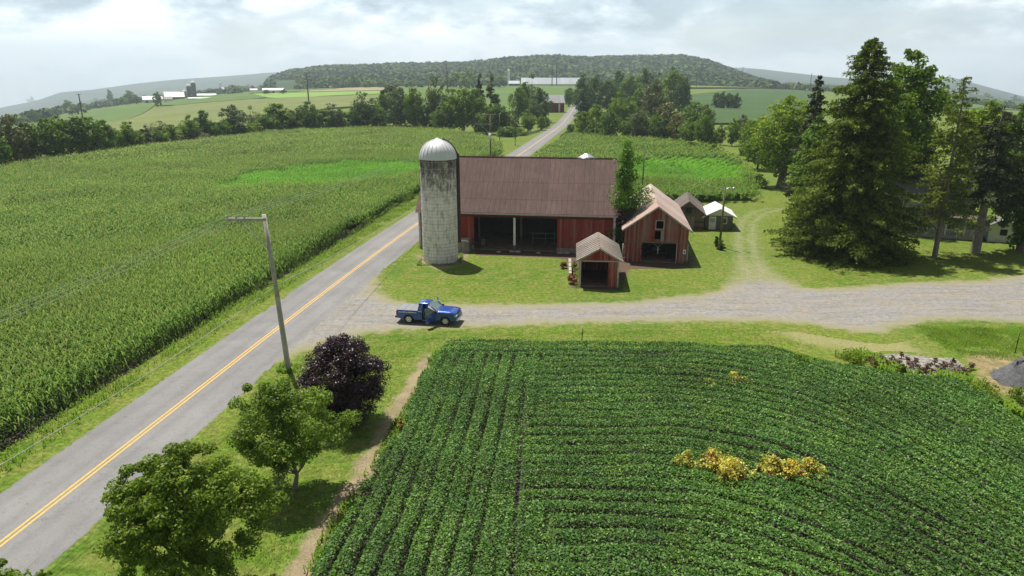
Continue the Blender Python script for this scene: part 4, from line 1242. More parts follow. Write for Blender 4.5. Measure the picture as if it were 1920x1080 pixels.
def big_conifer(name, label, px, yb, yt, w, seed, H0f, nb, per, leaf, mat, tr, **k):
    x, y = G2(px, yb)
    H = height_for(x, y, yt); Rw = w * 0.5 * m_per_px(x, y)
    root = thing(name, label, 'tree', (x, y, thf(x, y)), 0)
    c, t = conifer_meshes(seed, H, Rw, H * H0f, nb, per, leaf, mat, tr, **k)
    link('trunk', t, root); link('crown', c, root)
    return root
big_conifer('spruce_tree', 'huge broad olive-green spruce with ragged pointed top', 1582, 474, 64, 236, 401, 0.0, 850, 210, 0.19, 'spruce', 0.5, ragged=0.2, power=0.62, droop=0.4)
big_conifer('spruce_tree', 'thin grey-green spruce with bare lower trunk in front of the house', 1752, 482, 138, 112, 402, 0.22, 190, 80, 0.17, 'spruce', 0.3, bark='bark_grey', nbr=110, ragged=0.35, power=0.6, droop=0.3)
big_conifer('spruce_tree', 'dark spruce with thick pale bare trunk right of the porch', 1828, 474, 196, 104, 403, 0.38, 150, 100, 0.19, 'sprucedark', 0.55, bark='bark_grey', nbr=110, ragged=0.4, power=0.35, droop=0.3)
big_conifer('spruce_tree', 'slim dark spruce left of the big spruce', 1508, 385, 138, 70, 405, 0.1, 260, 70, 0.26, 'sprucedark', 0.3, ragged=0.35, power=0.7, droop=0.3)
# foreground: maples, purple plum, maple by the barn
def near_tree(name, label, px, yb, yt, w, shape, mat, puffs, per, leaf, seed, H0f, xoff=0, **k):
    return big_tree(name, label, px, yb, yt, w, shape, mat, puffs, per, leaf, seed, H0f, **k)
near_tree('maple_tree', 'young green maple in the roadside grass, middle of the roadside row', 552, 916, 706, 212, 'round', 'maple', 140, 210, 0.066, 501, 0.22, pr=0.165, flat=0.75, tr=0.11, bark='bark_grey', lump=0.3)
near_tree('maple_tree', 'large green maple nearest the camera beside the road', 372, 1120, 838, 276, 'round', 'maple', 230, 250, 0.065, 502, 0.12, pr=0.15, flat=0.75, tr=0.15, bark='bark_grey', lump=0.28)
near_tree('maple_tree', 'maple whose crown tip just enters at the bottom left corner', 70, 1300, 1052, 150, 'round', 'maple', 60, 90, 0.075, 503, 0.2, pr=0.25, bark='bark_grey')
near_tree('plum_tree', 'round dark purple-leaved tree beside the road', 650, 792, 628, 162, 'round', 'purple', 260, 240, 0.055, 504, 0.02, pr=0.21, tr=0.12, lump=0.12)
near_tree('maple_tree', 'narrow fresh green tree growing between barn and red garage', 1184, 474, 264, 106, 'column', 'fresh', 150, 100, 0.12, 508, 0.08, pr=0.32, tr=0.16, xy=(13.5, 82.2), lump=0.3)
near_tree('plum_tree', 'small dark purple tree in front of the barn roof corner', 1150, 470, 376, 30, 'oval', 'purple', 24, 60, 0.12, 506, 0.35, xy=(13.1, 80.0), tr=0.06)
# small clipped conifers at the lamp post
for (px, yb, yt, w, lab) in ((1352, 469, 448, 14, 'small dark cone-shaped shrub right of the lamp post'), (1343, 462, 440, 11, 'small dark upright shrub left of the lamp post')):
    big_tree('conical_shrub', lab, px, yb, yt, w, 'bush', 'dark', 30, 60, 0.06, int(px), 0.0, cat='shrub', pr=0.4)
# ------------------------------------------------------------ building materials
M['barnred'] = mat_boards('red_barn_boards', (0.34, 0.052, 0.035), (0.24, 0.15, 0.13), 0.45, 0.28)
M['oldred'] = mat_boards('weathered_red_boards', (0.27, 0.040, 0.026), (0.24, 0.155, 0.13), 0.62, 0.2)
M['shedred'] = mat_boards('shed_red_boards', (0.30, 0.045, 0.03), (0.27, 0.18, 0.15), 0.42, 0.2)
M['greywood'] = mat_boards('grey_boards', (0.14, 0.115, 0.10), (0.24, 0.22, 0.20), 0.9, 0.2)
M['brownwood'] = mat_boards('brown_boards', (0.11, 0.075, 0.055), (0.17, 0.13, 0.10), 0.9, 0.24, horizontal=True)
M['barnroof'] = mat_metalroof('maroon_barn_roof', (0.078, 0.044, 0.039), (0.108, 0.065, 0.058), (0.17, 0.12, 0.108), 0.62, 0, 0.6, 0.94, 0.92, bands=((6.15, 0.06), (7.9, 0.05)))
M['pinkroof'] = mat_metalroof('faded_red_roof', (0.25, 0.10, 0.07), (0.40, 0.28, 0.235), (0.55, 0.46, 0.41), 0.75, 1, 0.5, 0.8, 0.55)
M['stripe'] = mat_metalroof('corrugated_rusty_roof', (0.27, 0.20, 0.16), (0.40, 0.33, 0.28), (0.55, 0.48, 0.43), 0.8, 1, 0.5, 0.08, 0.8, wide=True)
M['brownroof'] = mat_metalroof('brown_shingles', (0.07, 0.05, 0.045), (0.11, 0.085, 0.075), (0.17, 0.14, 0.12), 0.5, 1, 0.6, 0.8, 0.85)
M['whiteroof'] = mat_metalroof('white_metal_roof', (0.62, 0.60, 0.58), (0.78, 0.77, 0.76), (0.84, 0.84, 0.84), 0.6, 1, 0.4, 0.9, 0.4)
M['greyroof'] = mat_metalroof('grey_roof', (0.17, 0.18, 0.19), (0.24, 0.25, 0.26), (0.30, 0.31, 0.32), 0.6, 0, 0.5, 0.9, 0.6)
M['bluegrey'] = mat_metalroof('blue_grey_roof', (0.24, 0.28, 0.33), (0.32, 0.36, 0.41), (0.40, 0.43, 0.48), 2.0, 0, 0.5, 0.9, 0.5)
M['shinroof'] = mat_metalroof('house_shingles', (0.10, 0.09, 0.09), (0.16, 0.15, 0.145), (0.22, 0.20, 0.2), 0.5, 0, 0.5, 0.9, 0.8)
M['whitepaint'] = plain('white_paint', (0.72, 0.71, 0.68), 0.6, var=0.12, sc=2)
M['greypaint'] = plain('grey_trim', (0.42, 0.39, 0.35), 0.7, var=0.3, sc=3)
M['timber'] = plain('old_timber', (0.16, 0.125, 0.10), 0.9, var=0.35, sc=4)
M['palewood'] = plain('pale_timber', (0.36, 0.32, 0.27), 0.9, var=0.3, sc=4)
M['darkred'] = plain('dark_red_paint', (0.11, 0.022, 0.02), 0.8, var=0.3)
M['black'] = plain('dark_paint', (0.02, 0.02, 0.02), 0.7, var=0.1)
M['fit'] = plain('barn_floor', (0.22, 0.145, 0.10), 0.95, var=0.4, sc=1.2)
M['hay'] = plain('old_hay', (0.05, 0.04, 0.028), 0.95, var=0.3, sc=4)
M['machine'] = plain('machine_green', (0.03, 0.09, 0.06), 0.5, var=0.2)
M['steel'] = plain('galvanised_steel', (0.48, 0.49, 0.5), 0.4, 0.7, var=0.12)
M['glass'] = plain('window_glass', (0.03, 0.035, 0.04), 0.1, 0, 0.6, var=0.1)
M['block'] = (lambda t: t.done(t.bsdf(*(lambda b: (t.mix(1.0, b.outputs[0], t.ramp(t.noise(t.pos('obj'), 1.5, 4), [(0.3, 0.7), (0.7, 1.2)]), 'MULTIPLY'), 0.9))(
    (lambda b: (t.L(t.mapv(t.pos('obj'), (1, 1, 1)), b.inputs[0]), setattr(b.inputs['Scale'], 'default_value', 2.5), setattr(b.inputs['Color1'], 'default_value', (0.23, 0.22, 0.2, 1)),
                setattr(b.inputs['Color2'], 'default_value', (0.30, 0.28, 0.26, 1)), setattr(b.inputs['Mortar'], 'default_value', (0.14, 0.13, 0.12, 1)), b)[-1])(t.n('ShaderNodeTexBrick'))))))(NT('concrete_block'))
def conc_silo():
    t = NT('silo_staves'); P = t.pos('obj'); s = t.sep(P)
    ang = t.math('ARCTAN2', s[1], s[0])
    av = t.n('ShaderNodeCombineXYZ'); t.L(t.math('MULTIPLY', ang, 2.0), av.inputs[0]); t.L(s[2], av.inputs[2])
    A = av.outputs[0]
    st = t.noise(t.mapv(A, (4.0, 1, 0.6)), 1.0, 7, 0.8, 0.6)
    bl = t.noise(t.mapv(A, (1.4, 1, 0.7)), 1.2, 6, 0.7, 0.4)
    fine = t.noise(t.mapv(A, (6, 1, 5)), 1.6, 4, 0.7)
    top = t.n('ShaderNodeMapRange'); t.L(s[2], top.inputs[0]); top.inputs[1].default_value = 6.5; top.inputs[2].default_value = 11.7; top.inputs[3].default_value = 0.0; top.inputs[4].default_value = 0.17
    f = t.math('ADD', t.math('ADD', t.math('MULTIPLY', st, 0.42), t.math('MULTIPLY', bl, 0.46)), t.math('ADD', t.math('MULTIPLY', fine, 0.2), top.outputs[0]))
    c = t.ramp(f, [(0.50, (0.86, 0.80, 0.75)), (0.59, (0.66, 0.60, 0.56)), (0.645, (0.30, 0.275, 0.25)), (0.73, (0.08, 0.07, 0.065))])
    top2 = t.n('ShaderNodeMapRange'); t.L(s[2], top2.inputs[0]); top2.inputs[1].default_value = 10.3; top2.inputs[2].default_value = 11.7; top2.inputs[3].default_value = 0.0; top2.inputs[4].default_value = 0.6
    drip = t.noise(t.mapv(A, (8, 1, 0.25)), 1.0, 2, 0.5)
    c = t.mix(t.ramp(t.math('ADD', t.math('MULTIPLY', drip, 1.0), t.math('SUBTRACT', top2.outputs[0], 0.55)), [(0.46, 0.0), (0.56, 0.95)]), c, (0.03, 0.028, 0.026))
    hf = t.math('FRACT', t.math('DIVIDE', s[2], 0.38))
    hoop = t.ramp(hf, [(0.0, 0.6), (0.10, 1.0), (0.9, 1.0), (1.0, 0.6)])
    c = t.mix(1.0, c, t.ramp(hoop, [(0.6, 0.72), (1.0, 1.0)]), 'MULTIPLY')
    vf = t.math('FRACT', t.math('MULTIPLY', ang, 40 / 6.2832))
    c = t.mix(1.0, c, t.ramp(vf, [(0.0, 0.8), (0.08, 1.0), (0.92, 1.0), (1.0, 0.8)]), 'MULTIPLY')
    return t.done(t.bsdf(c, 0.9, 0, 0.2, t.bump(hoop, 0.4, 0.03)))
M['silo'] = conc_silo()
M['dome'] = plain('dome_metal', (0.66, 0.66, 0.66), 0.5, 0.15, 0.5, 0.08, 1.0)

def slope_slab(mb, e, r, thick, flipped=False):
    """roof slab between eave line e (two points) and ridge line r (two points)"""
    (a, b), (c, d) = e, r
    n = (Vector(b) - Vector(a)).cross(Vector(c) - Vector(a)).normalized()
    if n.z < 0: n = -n
    up = n * thick
    v = [Vector(a), Vector(b), Vector(d), Vector(c)]
    top = [p + up for p in v]
    mb.hexa([*v, *top]) if not flipped else mb.hexa([v[1], v[0], v[3], v[2], top[1], top[0], top[3], top[2]])

# ------------------------------------------------------------ big bank barn
BRZ = R(-7.8)
def make_barn():
    root = thing('barn', 'big red barn with maroon metal roof and wide open front bays', 'barn', (0.41, 82.35, 0), BRZ)
    HX = 11.95; D = 13.4; EZ = 4.75; RZ = 10.55; yr = 6.7
    sl = (RZ - EZ) / (yr + 0.5)
    zt = lambda y: EZ + sl * (min(y, 2 * yr - y) + 0.5) - 0.12
    # front wall with the open bays
    mb = MB(); wall(mb, -HX, HX, 0, 0.14, lambda x: zt(0) - 0.02, [(-5.1, 5.05, -1, 4.12)], 0.55)
    mb.build('front_wall', M['barnred'], root)
    for bb in ((-HX, -5.1, -0.06, 0.22, -0.1, 0.548), (5.05, HX, -0.06, 0.22, -0.1, 0.548), (-HX, HX, D - 0.2, D + 0.05, -0.1, 0.548)):
        MB().box(*bb).build('foundation', M['block'], root)
    mb = MB()
    mb.box(-HX, HX, D - 0.14, D, 0.55, zt(D) - 0.02)
    mb.build('back_wall', M['barnred'], root)
    for s in (-1, 1):
        mb = MB(); n = len(mb.v)
        x0, x1 = (-HX + 0.002, -HX + 0.14) if s < 0 else (HX - 0.14, HX - 0.002)
        y0, y1 = 0.145, D - 0.145
        prof = [(y0, 0.0), (y1, 0.0), (y1, zt(y1)), (yr, zt(yr) - 0.02), (y0, zt(y0))]
        vs = [(x0, y, z) for y, z in prof] + [(x1, y, z) for y, z in prof]
        fs = [tuple(reversed(range(5))), tuple(range(5, 10))] + [(i, (i + 1) % 5, 5 + (i + 1) % 5, 5 + i) for i in range(5)]
        mb.add(vs, fs); mb.build('side_wall', M['barnred'], root)
    mb = MB(); RX = 12.2
    slope_slab(mb, ((-RX, -0.55, EZ - 0.04), (RX, -0.55, EZ - 0.04)), ((-RX, yr, RZ), (RX, yr, RZ)), 0.09)
    slope_slab(mb, ((-RX, 2 * yr + 0.55, EZ - 0.04), (RX, 2 * yr + 0.55, EZ - 0.04)), ((-RX, yr + 0.002, RZ), (RX, yr + 0.002, RZ)), 0.09, True)
    for i in range(40):       # standing seams
        x = -RX + 0.31 + i * 0.62
        if x < RX - 0.05:
            q = Vector((0, -0.55, EZ + 0.06)); w = Vector((0, yr, RZ + 0.10))
            mb.hexa([(x - .015, q.y, q.z - .03), (x + .015, q.y, q.z - .03), (x + .015, w.y, w.z - .03), (x - .015, w.y, w.z - .03), (x - .015, q.y, q.z + .035), (x + .015, q.y, q.z + .035), (x + .015, w.y, w.z + .035), (x - .015, w.y, w.z + .035)])
    roof = mb.build('roof', M['barnroof'], root)
    mb = MB(); mb.box(-RX, RX, yr - 0.14, yr + 0.14, RZ + 0.115, RZ + 0.16); mb.build('ridge_cap', M['darkred'], roof)
    mb = MB(); mb.box(-RX + .02, RX - .02, -0.66, -0.553, EZ - 0.20, EZ - 0.03); mb.build('gutter', M['greypaint'], root)
    mb = MB(); mb.box(-HX, HX, -0.02, -0.004, 4.13, 4.36); mb.build('door_track', M['darkred'], root)
    for x, m, w in ((-0.1, 'whitepaint', 0.13), (HX - 0.12, 'whitepaint', 0.14), (-HX + 0.10, 'greypaint', 0.12)):
        mb = MB(); mb.box(x - w, x + w, -0.16, -0.025, 0.0 if m != 'whitepaint' or x > 5 else 0.75, 4.12 if abs(x) < 2 else 4.5); mb.build('post', M[m], root)
    mb = MB(); mb.box(-0.22, 0.02, -0.155, -0.03, 0, 0.748); mb.build('post_base', M['timber'], root)
    # frame inside
    mb = MB()
    for x in (-9, -5.3, 0.15, 5.3, 9):
        for y in (4.6, 9.0): mb.box(x - .12, x + .12, y - .12, y + .12, 0, 7.0)
    for y in (4.6, 9.0): mb.box(-HX + .3, HX - .3, y - .1, y + .1, 4.1, 4.35)
    mb.build('frame', M['timber'], root)
    mb = MB(); mb.box(-HX + .15, HX - .15, 0.23, D - .25, 0.004, 0.06); mb.build('barn_floor', M['fit'], root)
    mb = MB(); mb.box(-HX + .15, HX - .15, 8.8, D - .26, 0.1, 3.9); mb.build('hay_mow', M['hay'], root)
    return root
make_barn()
def in_barn(lx, ly):
    c, s = math.cos(BRZ), math.sin(BRZ)
    return (0.41 + lx * c - ly * s, 82.35 + lx * s + ly * c)
# hay rake and gate standing in the shade of the bays
x, y = in_barn(3.0, 3.2)
r = thing('feed_rack', 'dark green metal feed rack standing inside the right barn bay', 'feed rack', (x, y, 0.06), BRZ)
mb = MB(); mb.box(-1.7, 1.7, -.04, .04, 1.5, 1.62); mb.box(-1.7, 1.7, -.04, .04, 0.9, 0.98); mb.build('rail', M['machine'], r)
for q in (-1.2, 0.4, 1.5):
    mb = MB(); mb.box(q - .06, q + .06, -.06, .06, 0, 1.5); mb.build('leg', M['machine'], r)
x, y = in_barn(-4.3, 1.7)
r = thing('barrel', 'old brown barrel standing inside the left barn bay', 'barrel', (x, y, 0.06), 0)
MB().lathe([(0.0, 0), (0.28, 0), (0.33, 0.25), (0.34, 0.5), (0.33, 0.75), (0.28, 1.0), (0.0, 1.0)], 16).build('staves', M['timber'], r)
mb = MB()
for z in (0.2, 0.8): mb.lathe([(0.335, z), (0.345, z + .05)], 16)
mb.build('hoop', M['black'], r)
for i, (lx, ly, a, lab) in enumerate(((-1.9, -0.9, 0.22, 'pale stone on the ground before the left barn bay'), (-0.35, -0.55, 0.26, 'larger pale stone left of the white barn post foot'), (0.35, -0.6, 0.3, 'pale stone right of the white barn post foot'), (2.9, -0.8, 0.22, 'pale stone before the right barn bay'), (5.5, -0.5, 0.26, 'whitewashed stone at the corner of the right red wall'), (6.3, -0.45, 0.32, 'long whitewashed stone under the right red wall'))):
    x, y = in_barn(lx, ly)
    rng = np.random.default_rng(900 + i)
    mb = MB(); mb.lathe([(0, -.02), (a, 0), (a * 1.05, a * .35), (a * .7, a * .65), (0, a * .72)], 9)
    mb.v = [(p[0] * rng.uniform(.85, 1.2) * 1.3, p[1] * rng.uniform(.85, 1.15), p[2]) for p in mb.v]
    o = mb.build('stone', M['palewood'], None); o.location = (x, y, 0.01); tag(o, lab, 'stone')

# ------------------------------------------------------------ silo
M['chute'] = plain('rusty_chute', (0.06, 0.028, 0.026), 0.8, var=0.3)
def make_silo():
    root = thing('silo', 'tall stained concrete silo with ribbed white dome in front of the barn', 'silo', (-8.25, 78.0, 0), 0)
    r = 2.02
    MB().lathe([(r, -0.1), (r, 11.65)], 64).build('wall', M['silo'], root)
    mb = MB()
    k = 0
    z = 0.4
    while z < 11.5:
        mb.lathe([(r + .004, z - .015), (r + .022, z - .012), (r + .022, z + .012), (r + .004, z + .015)], 64); z += 0.76 if z > 2 else 0.38
    mb.build('hoops', M['greypaint'], root)
    mb = MB(); R2 = r + 0.05; hh = 2.15; prof = [(R2, 0), (R2, 0.10)]
    for i in range(1, 13):
        q = i / 12 * math.pi / 2
        prof.append((max(0.12, R2 * math.cos(q)), 0.10 + hh * math.sin(q) * 0.94))
    n = 24; vs = []; fs = []
    mb.lathe(prof, 48, c=(0, 0, 11.62))
    dome = mb.build('dome', M['dome'], root)
    mb = MB()
    for j in range(n):
        t = 2 * math.pi * j / n
        pts = [Vector((math.cos(t) * (p[0] + .015), math.sin(t) * (p[0] + .015), p[1] + 11.62 + .01)) for p in prof]
        for a, b in zip(pts[:-1], pts[1:]): mb.tube(a, b, 0.03, 0.03, 4, cap=False)
    mb.lathe([(0.3, 13.72), (0.22, 13.84), (0.0, 13.9)], 12)
    mb.build('rib', M['dome'], dome)
    # covered chute up the barn side of the wall
    mb = MB(); a = R(12)
    cx, cy = math.cos(a) * (r + 0.1), math.sin(a) * (r + 0.1)
    mb.lathe([(0.30, 2.0), (0.30, 12.0), (0.0, 12.4)], 14, c=(cx, cy, 0))
    mb.build('chute', M['chute'], root)
    mb = MB()
    pts = [Vector((math.cos(a) * max(p[0], .2), math.sin(a) * max(p[0], .2), p[1] + 11.66)) for p in prof]
    for p, q in zip(pts[:-3], pts[1:-2]): mb.tube(p, q, 0.17, 0.15, 6, cap=True)
    mb.build('dome_hatch', M['black'], dome)
    mb = MB()
    for z in (2.5, 4, 5.5, 7, 8.5, 10): mb.box(math.cos(-.9) * r - .12, math.cos(-.9) * r + .14, math.sin(-.9) * r - .12, math.sin(-.9) * r + .1, z, z + .05)
    MB().box(-.02, .02, -.02, .02, 0, 0.01)
    mb.build('step', M['greypaint'], root)
make_silo()
def block_wall():
    x, y = G2(868, 474)
    root = thing('block_wall', 'low wall of grey concrete blocks beside the silo foot', 'low wall', (x, y + 0.9, 0), BRZ)
    mb = MB()
    for row in range(6):
        z0 = row * 0.245
        for k in range(4):
            mb.box(-0.95 + k * 0.45 + (row % 2) * 0.05, -0.95 + k * 0.45 + 0.42 + (row % 2) * 0.05, -1.05, -0.85, z0, z0 + 0.235)
            mb.box(0.70, 0.90, -0.83 + k * 0.45, -0.83 + k * 0.45 + 0.42, z0, z0 + 0.235)
    mb.build('blocks', M['block'], root, bevel=0.01)
    mb = MB(); mb.box(-0.9, 0.72, -0.98, 0.7, 1.475, 1.53); mb.build('cap_board', M['palewood'], root)
block_wall()

# ------------------------------------------------------------ gabled sheds (gable to the front, ridge running back)
def gable_shed(name, label, px, py, W, L, eave, peak, rz, wallm, roofm, trim, over=0.35, front=None, holes=(), side_over=None, roof_t=0.07, xy=None, ribs=0.0, cat='shed', z0=0.0, lower=None):
    x, y = xy or G2(px, py)
    root = thing(name, label, cat, (x, y, thf(x, y)), rz)
    so = over if side_over is None else side_over
    hw = W / 2; sl = (peak - eave) / hw
    top = lambda q: peak - abs(q) * sl
    mb = MB()
    if front: front(mb, root, top)
    else:
        wall(mb, -hw, hw, 0, 0.12, top, list(holes), z0, breaks=(0,))
    if mb.v: mb.build('front_wall', wallm, root)
    mb = MB(); wall(mb, -hw, hw, L - 0.12, L, top, [], z0, breaks=(0,)); mb.build('back_wall', lower or wallm, root)
    for s in (-1, 1):
        mb = MB(); a, b = sorted((s * (hw - 0.002), s * (hw - 0.12)))
        mb.box(a, b, 0.122, L - 0.122, z0, eave - 0.02 + 0.1 * sl * 0); mb.build('side_wall', lower or wallm, root)
    roof_o = None
    mb = MB()
    ez = eave - so * sl
    for s in (-1, 1):
        slope_slab(mb, ((s * (hw + so), -over, ez + .02), (s * (hw + so), L + over, ez + .02)), ((s * 0.001, -over, peak + .02), (s * 0.001, L + over, peak + .02)), roof_t, s > 0)
        if ribs:
            k = int((hw + so) / ribs) 
            n = Vector((s * sl, 0, 1)).normalized()
            ln = Vector((s, 0, -sl)).normalized()
            tot = math.hypot(hw + so, (hw + so) * sl)
            for i in range(int((L + 2 * over) / ribs)):
                p = Vector((0, 0, peak + .02)) + n * roof_t; q = p + ln * tot
                yy = math.floor(-over / ribs) * ribs + (i + 1.5) * ribs
                if yy < L + over - .1: mb.tube((p.x, yy, p.z), (q.x, yy, q.z), 0.06, 0.06, 6, smooth=True)
    roof_o = mb.build('roof', roofm, root)
    for (ya, yb) in ((-over - .03, -over), (L + over, L + over + .03)):
        mb = MB()
        for s in (-1, 1):
            p0 = (s * (hw + so), ez - 0.10); p1 = (0, peak - 0.10); p2 = (0, peak + 0.09); p3 = (s * (hw + so), ez + 0.09)
            pr = [p0, p1, p2, p3] if s < 0 else [p3, p2, p1, p0]
            mb.prism(pr, ya, yb)
        mb.build('bargeboard', M[trim], roof_o)
    return root, top
def win(root, x0, x1, z0, z1, y, frame='palewood', pane=False, bars=False):
    mb = MB(); w = 0.09
    mb.box(x0 - w, x0, y - .03, y + .05, z0 - w, z1 + w); mb.box(x1, x1 + w, y - .03, y + .05, z0 - w, z1 + w)
    mb.box(x0, x1, y - .03, y + .05, z1, z1 + w); mb.box(x0, x1, y - .03, y + .05, z0 - w, z0)
    if bars: mb.box((x0 + x1) / 2 - .02, (x0 + x1) / 2 + .02, y - .02, y + .03, z0, z1)
    f = mb.build('window', M[frame], root)
    if pane:
        MB().box(x0, x1, y + .03, y + .05, z0, z1).build('pane', M['glass'], f)
    return f
# red garage barn
def front_garage(mb, root, top):
    # upper siding
    wall(mb, -3.52, 3.52, -0.05, 0.10, top, [(-0.12, 0.68, 3.95, 4.85), (-0.22, 0.42, 2.75, 3.72)], 2.42, breaks=(0,))
root, top = gable_shed('garage', 'red weathered two-storey garage with open front and pale pink metal roof', 0, 0, 7.05, 17.2, 3.95, 6.45, R(-8), M['oldred'], M['pinkroof'], 'palewood', over=0.4, front=front_garage, xy=(16.35, 76.75), side_over=0.35)
win(root, -0.12, 0.68, 3.95, 4.85, -0.05); 
mb = MB(); mb.box(0.42, 0.78, -0.075, -0.052, 2.6, 3.75); mb.build('shutter', M['greywood'], root)
mb = MB(); mb.box(-3.5, -1.62, -0.02, 0.1, 0, 2.30); mb.build('door', M['oldred'], root)
mb = MB(); mb.box(2.35, 3.5, 0.0, 0.1, 0, 2.30); mb.build('front_panel', M['oldred'], root)
mb = MB(); mb.box(-3.55, 3.55, -0.09, 0.08, 2.302, 2.418); mb.build('lintel', M['timber'], root)
mb = MB(); mb.box(2.27, 2.349, -0.06, 0.06, 0, 2.30); mb.box(3.502, 3.58, -0.06, 0.1, 0, 2.30); mb.build('door_post', M['greypaint'], root)
mb = MB()
for z in (0.3, 1.0, 1.3, 2.1): mb.box(-1.70, -1.54, -0.05, -0.022, z, z + .07)
mb.build('hinge', M['greypaint'], root)
o = MB().box(3.02, 3.35, -0.03, -0.002, 1.12, 1.62).build('sign', M['whitepaint'], root)
MB().box(3.11, 3.26, -0.036, -0.031, 1.27, 1.47).build('sign_symbol', M['black'], o)
mb = MB(); mb.box(-3.4, 3.4, 0.15, 17, 0.004, 0.05); mb.build('shed_floor', M['fit'], root)
# farm machine standing in the garage mouth
r = thing('farm_implement', 'dark farm implement with white hitch parked inside the red garage', 'implement', (17.0, 79.0, 0.05), R(-8))
mb = MB(); mb.box(-1.3, 1.3, -.1, .1, .55, .7); mb.box(-.08, .08, -1.2, .6, .5, .62); mb.box(-.6, .6, .3, 1.0, .5, 1.2); mb.build('frame', M['black'], r)
for s in (-1, 1):
    w = MB().tube((s * 1.2, 0, .4), (s * 1.38, 0, .4), .4, .4, 16).build('wheel', M['black'], r)
    MB().tube((s * 1.385, 0, .4), (s * 1.40, 0, .4), .18, .18, 12).build('rim', M['whitepaint'], w)
mb = MB(); mb.tube((0, -1.0, .5), (0, -.9, 1.5), .05, .04, 8); mb.tube((0, -.9, 1.45), (-.6, -.8, 1.9), .025, .02, 6); mb.tube((0, -.9, 1.45), (.6, -.8, 1.9), .025, .02, 6); mb.tube((0, -1.02, 1.1), (0, -1.02, 1.35), .1, .1, 8); mb.build('hitch', M['whitepaint'], r)

# small open shed in front
def front_small(mb, root, top):
    wall(mb, -1.9, 1.9, -0.03, 0.09, top, [], 2.78, breaks=(0,))
root, top = gable_shed('small_shed', 'small red open-fronted shed with striped corrugated roof', 0, 0, 3.86, 6.6, 2.98, 4.08, R(-5), M['shedred'], M['stripe'], 'palewood', over=0.4, front=front_small, xy=(8.72, 66.9), side_over=0.36, ribs=0.8)
mb = MB(); mb.box(0.88, 1.78, 0.0, 0.1, 0, 2.66); mb.build('front_panel', M['shedred'], root)
mb = MB(); mb.box(-1.95, 1.95, -0.06, 0.1, 2.665, 2.775); mb.build('lintel', M['greypaint'], root)
for a in (-1.95, 1.80):
    MB().box(a, a + .15, -0.08, 0.1, 0, 2.66).build('post', M['greypaint'], root)
mb = MB(); mb.box(-1.8, 1.8, 0.12, 6.4, 0.004, 0.05); mb.build('shed_floor', M['fit'], root)
# stone/wood retaining edge left of it, ladder, junk
x, y = G2(1068, 510)
rr_ = thing('retaining_wall', 'pale low retaining wall left of the small red shed', 'low wall', (x - .2, y - 3.2, 0), R(-4))
mb = MB()
for i in range(7): mb.box(-.14, .14, i * .9, i * .9 + .86, 0, 0.75 + 0.05 * (i % 2))
mb.build('blocks', M['palewood'], rr_)
x, y = G2(1172, 492)
rr_ = thing('wooden_rack', 'old wooden ladder-like rack leaning left of the garage door', 'rack', (x, y + .2, 0), R(-8))
mb = MB()
for s in (-.28, .28): mb.tube((s, 0, 0), (s, .35, 2.1), .05, .05, 6)
mb.build('rail', M['palewood'], rr_)
mb = MB()
for z in (.5, 1.1, 1.7): mb.tube((-.28, z / 6, z), (.28, z / 6, z), .035, .035, 6)
mb.build('rung', M['palewood'], rr_)
# weathered brown shed
def front_brown(mb, root, top):
    wall(mb, -2.2, 2.2, 0, 0.12, top, [], 0, breaks=(0,))
root, top = gable_shed('old_shed', 'weathered brown shed with dark shingle roof behind the garage', 0, 0, 4.4, 8.5, 2.2, 3.9, R(-12), M['brownwood'], M['brownroof'], 'timber', over=0.3, front=front_brown, xy=(24.5, 95.2), side_over=0.3)
MB().box(-0.9, 0.9, -0.03, -0.003, 0, 1.8).build('door', M['greywood'], root)
MB().box(-0.4, 0.4, -0.03, -0.003, 2.25, 3.1).build('hatch', M['black'], root)
# little block house with white roof
def front_white(mb, root, top):
    wall(mb, -1.85, 1.85, 0, 0.12, lambda q: 1.98, [(0.35, 1.0, 0.95, 1.65)], 0)
root, top = gable_shed('pump_house', 'small grey block hut with white gabled metal roof and white door', 0, 0, 3.7, 5.2, 2.02, 2.95, R(-9), M['block'], M['whiteroof'], 'whitepaint', over=0.55, front=front_white, xy=(28.75, 94.9), side_over=0.5)
mb = MB(); wall(mb, -1.85, 1.85, -0.02, 0.1, top, [], 1.985, breaks=(0,)); mb.build('gable_board', M['whitepaint'], root)
d = MB().box(-1.35, -0.4, -0.05, -0.003, 0.02, 1.85).build('door', M['whitepaint'], root)
MB().box(-1.2, -0.55, -0.06, -0.052, 1.05, 1.6).build('door_panel', M['greypaint'], d)
win(root, 0.35, 1.0, 0.95, 1.65, 0.0, 'whitepaint', True)
# grain bin roof behind the barn
x, y = G2(1095, 330); 
x, y = 10.9, 103.0
root = thing('grain_bin', 'round galvanised grain bin whose pointed roof shows above the barn ridge', 'grain bin', (x, y, 0), 0)
hp = height_for(x, y, 287); 
MB().lathe([(2.4, 0), (2.4, hp - 1.3)], 32).build('wall', M['steel'], root)
rf = MB().lathe([(2.5, hp - 1.35), (0.3, hp - .08), (0.0, hp)], 14, smooth=False).build('roof', M['steel'], root)

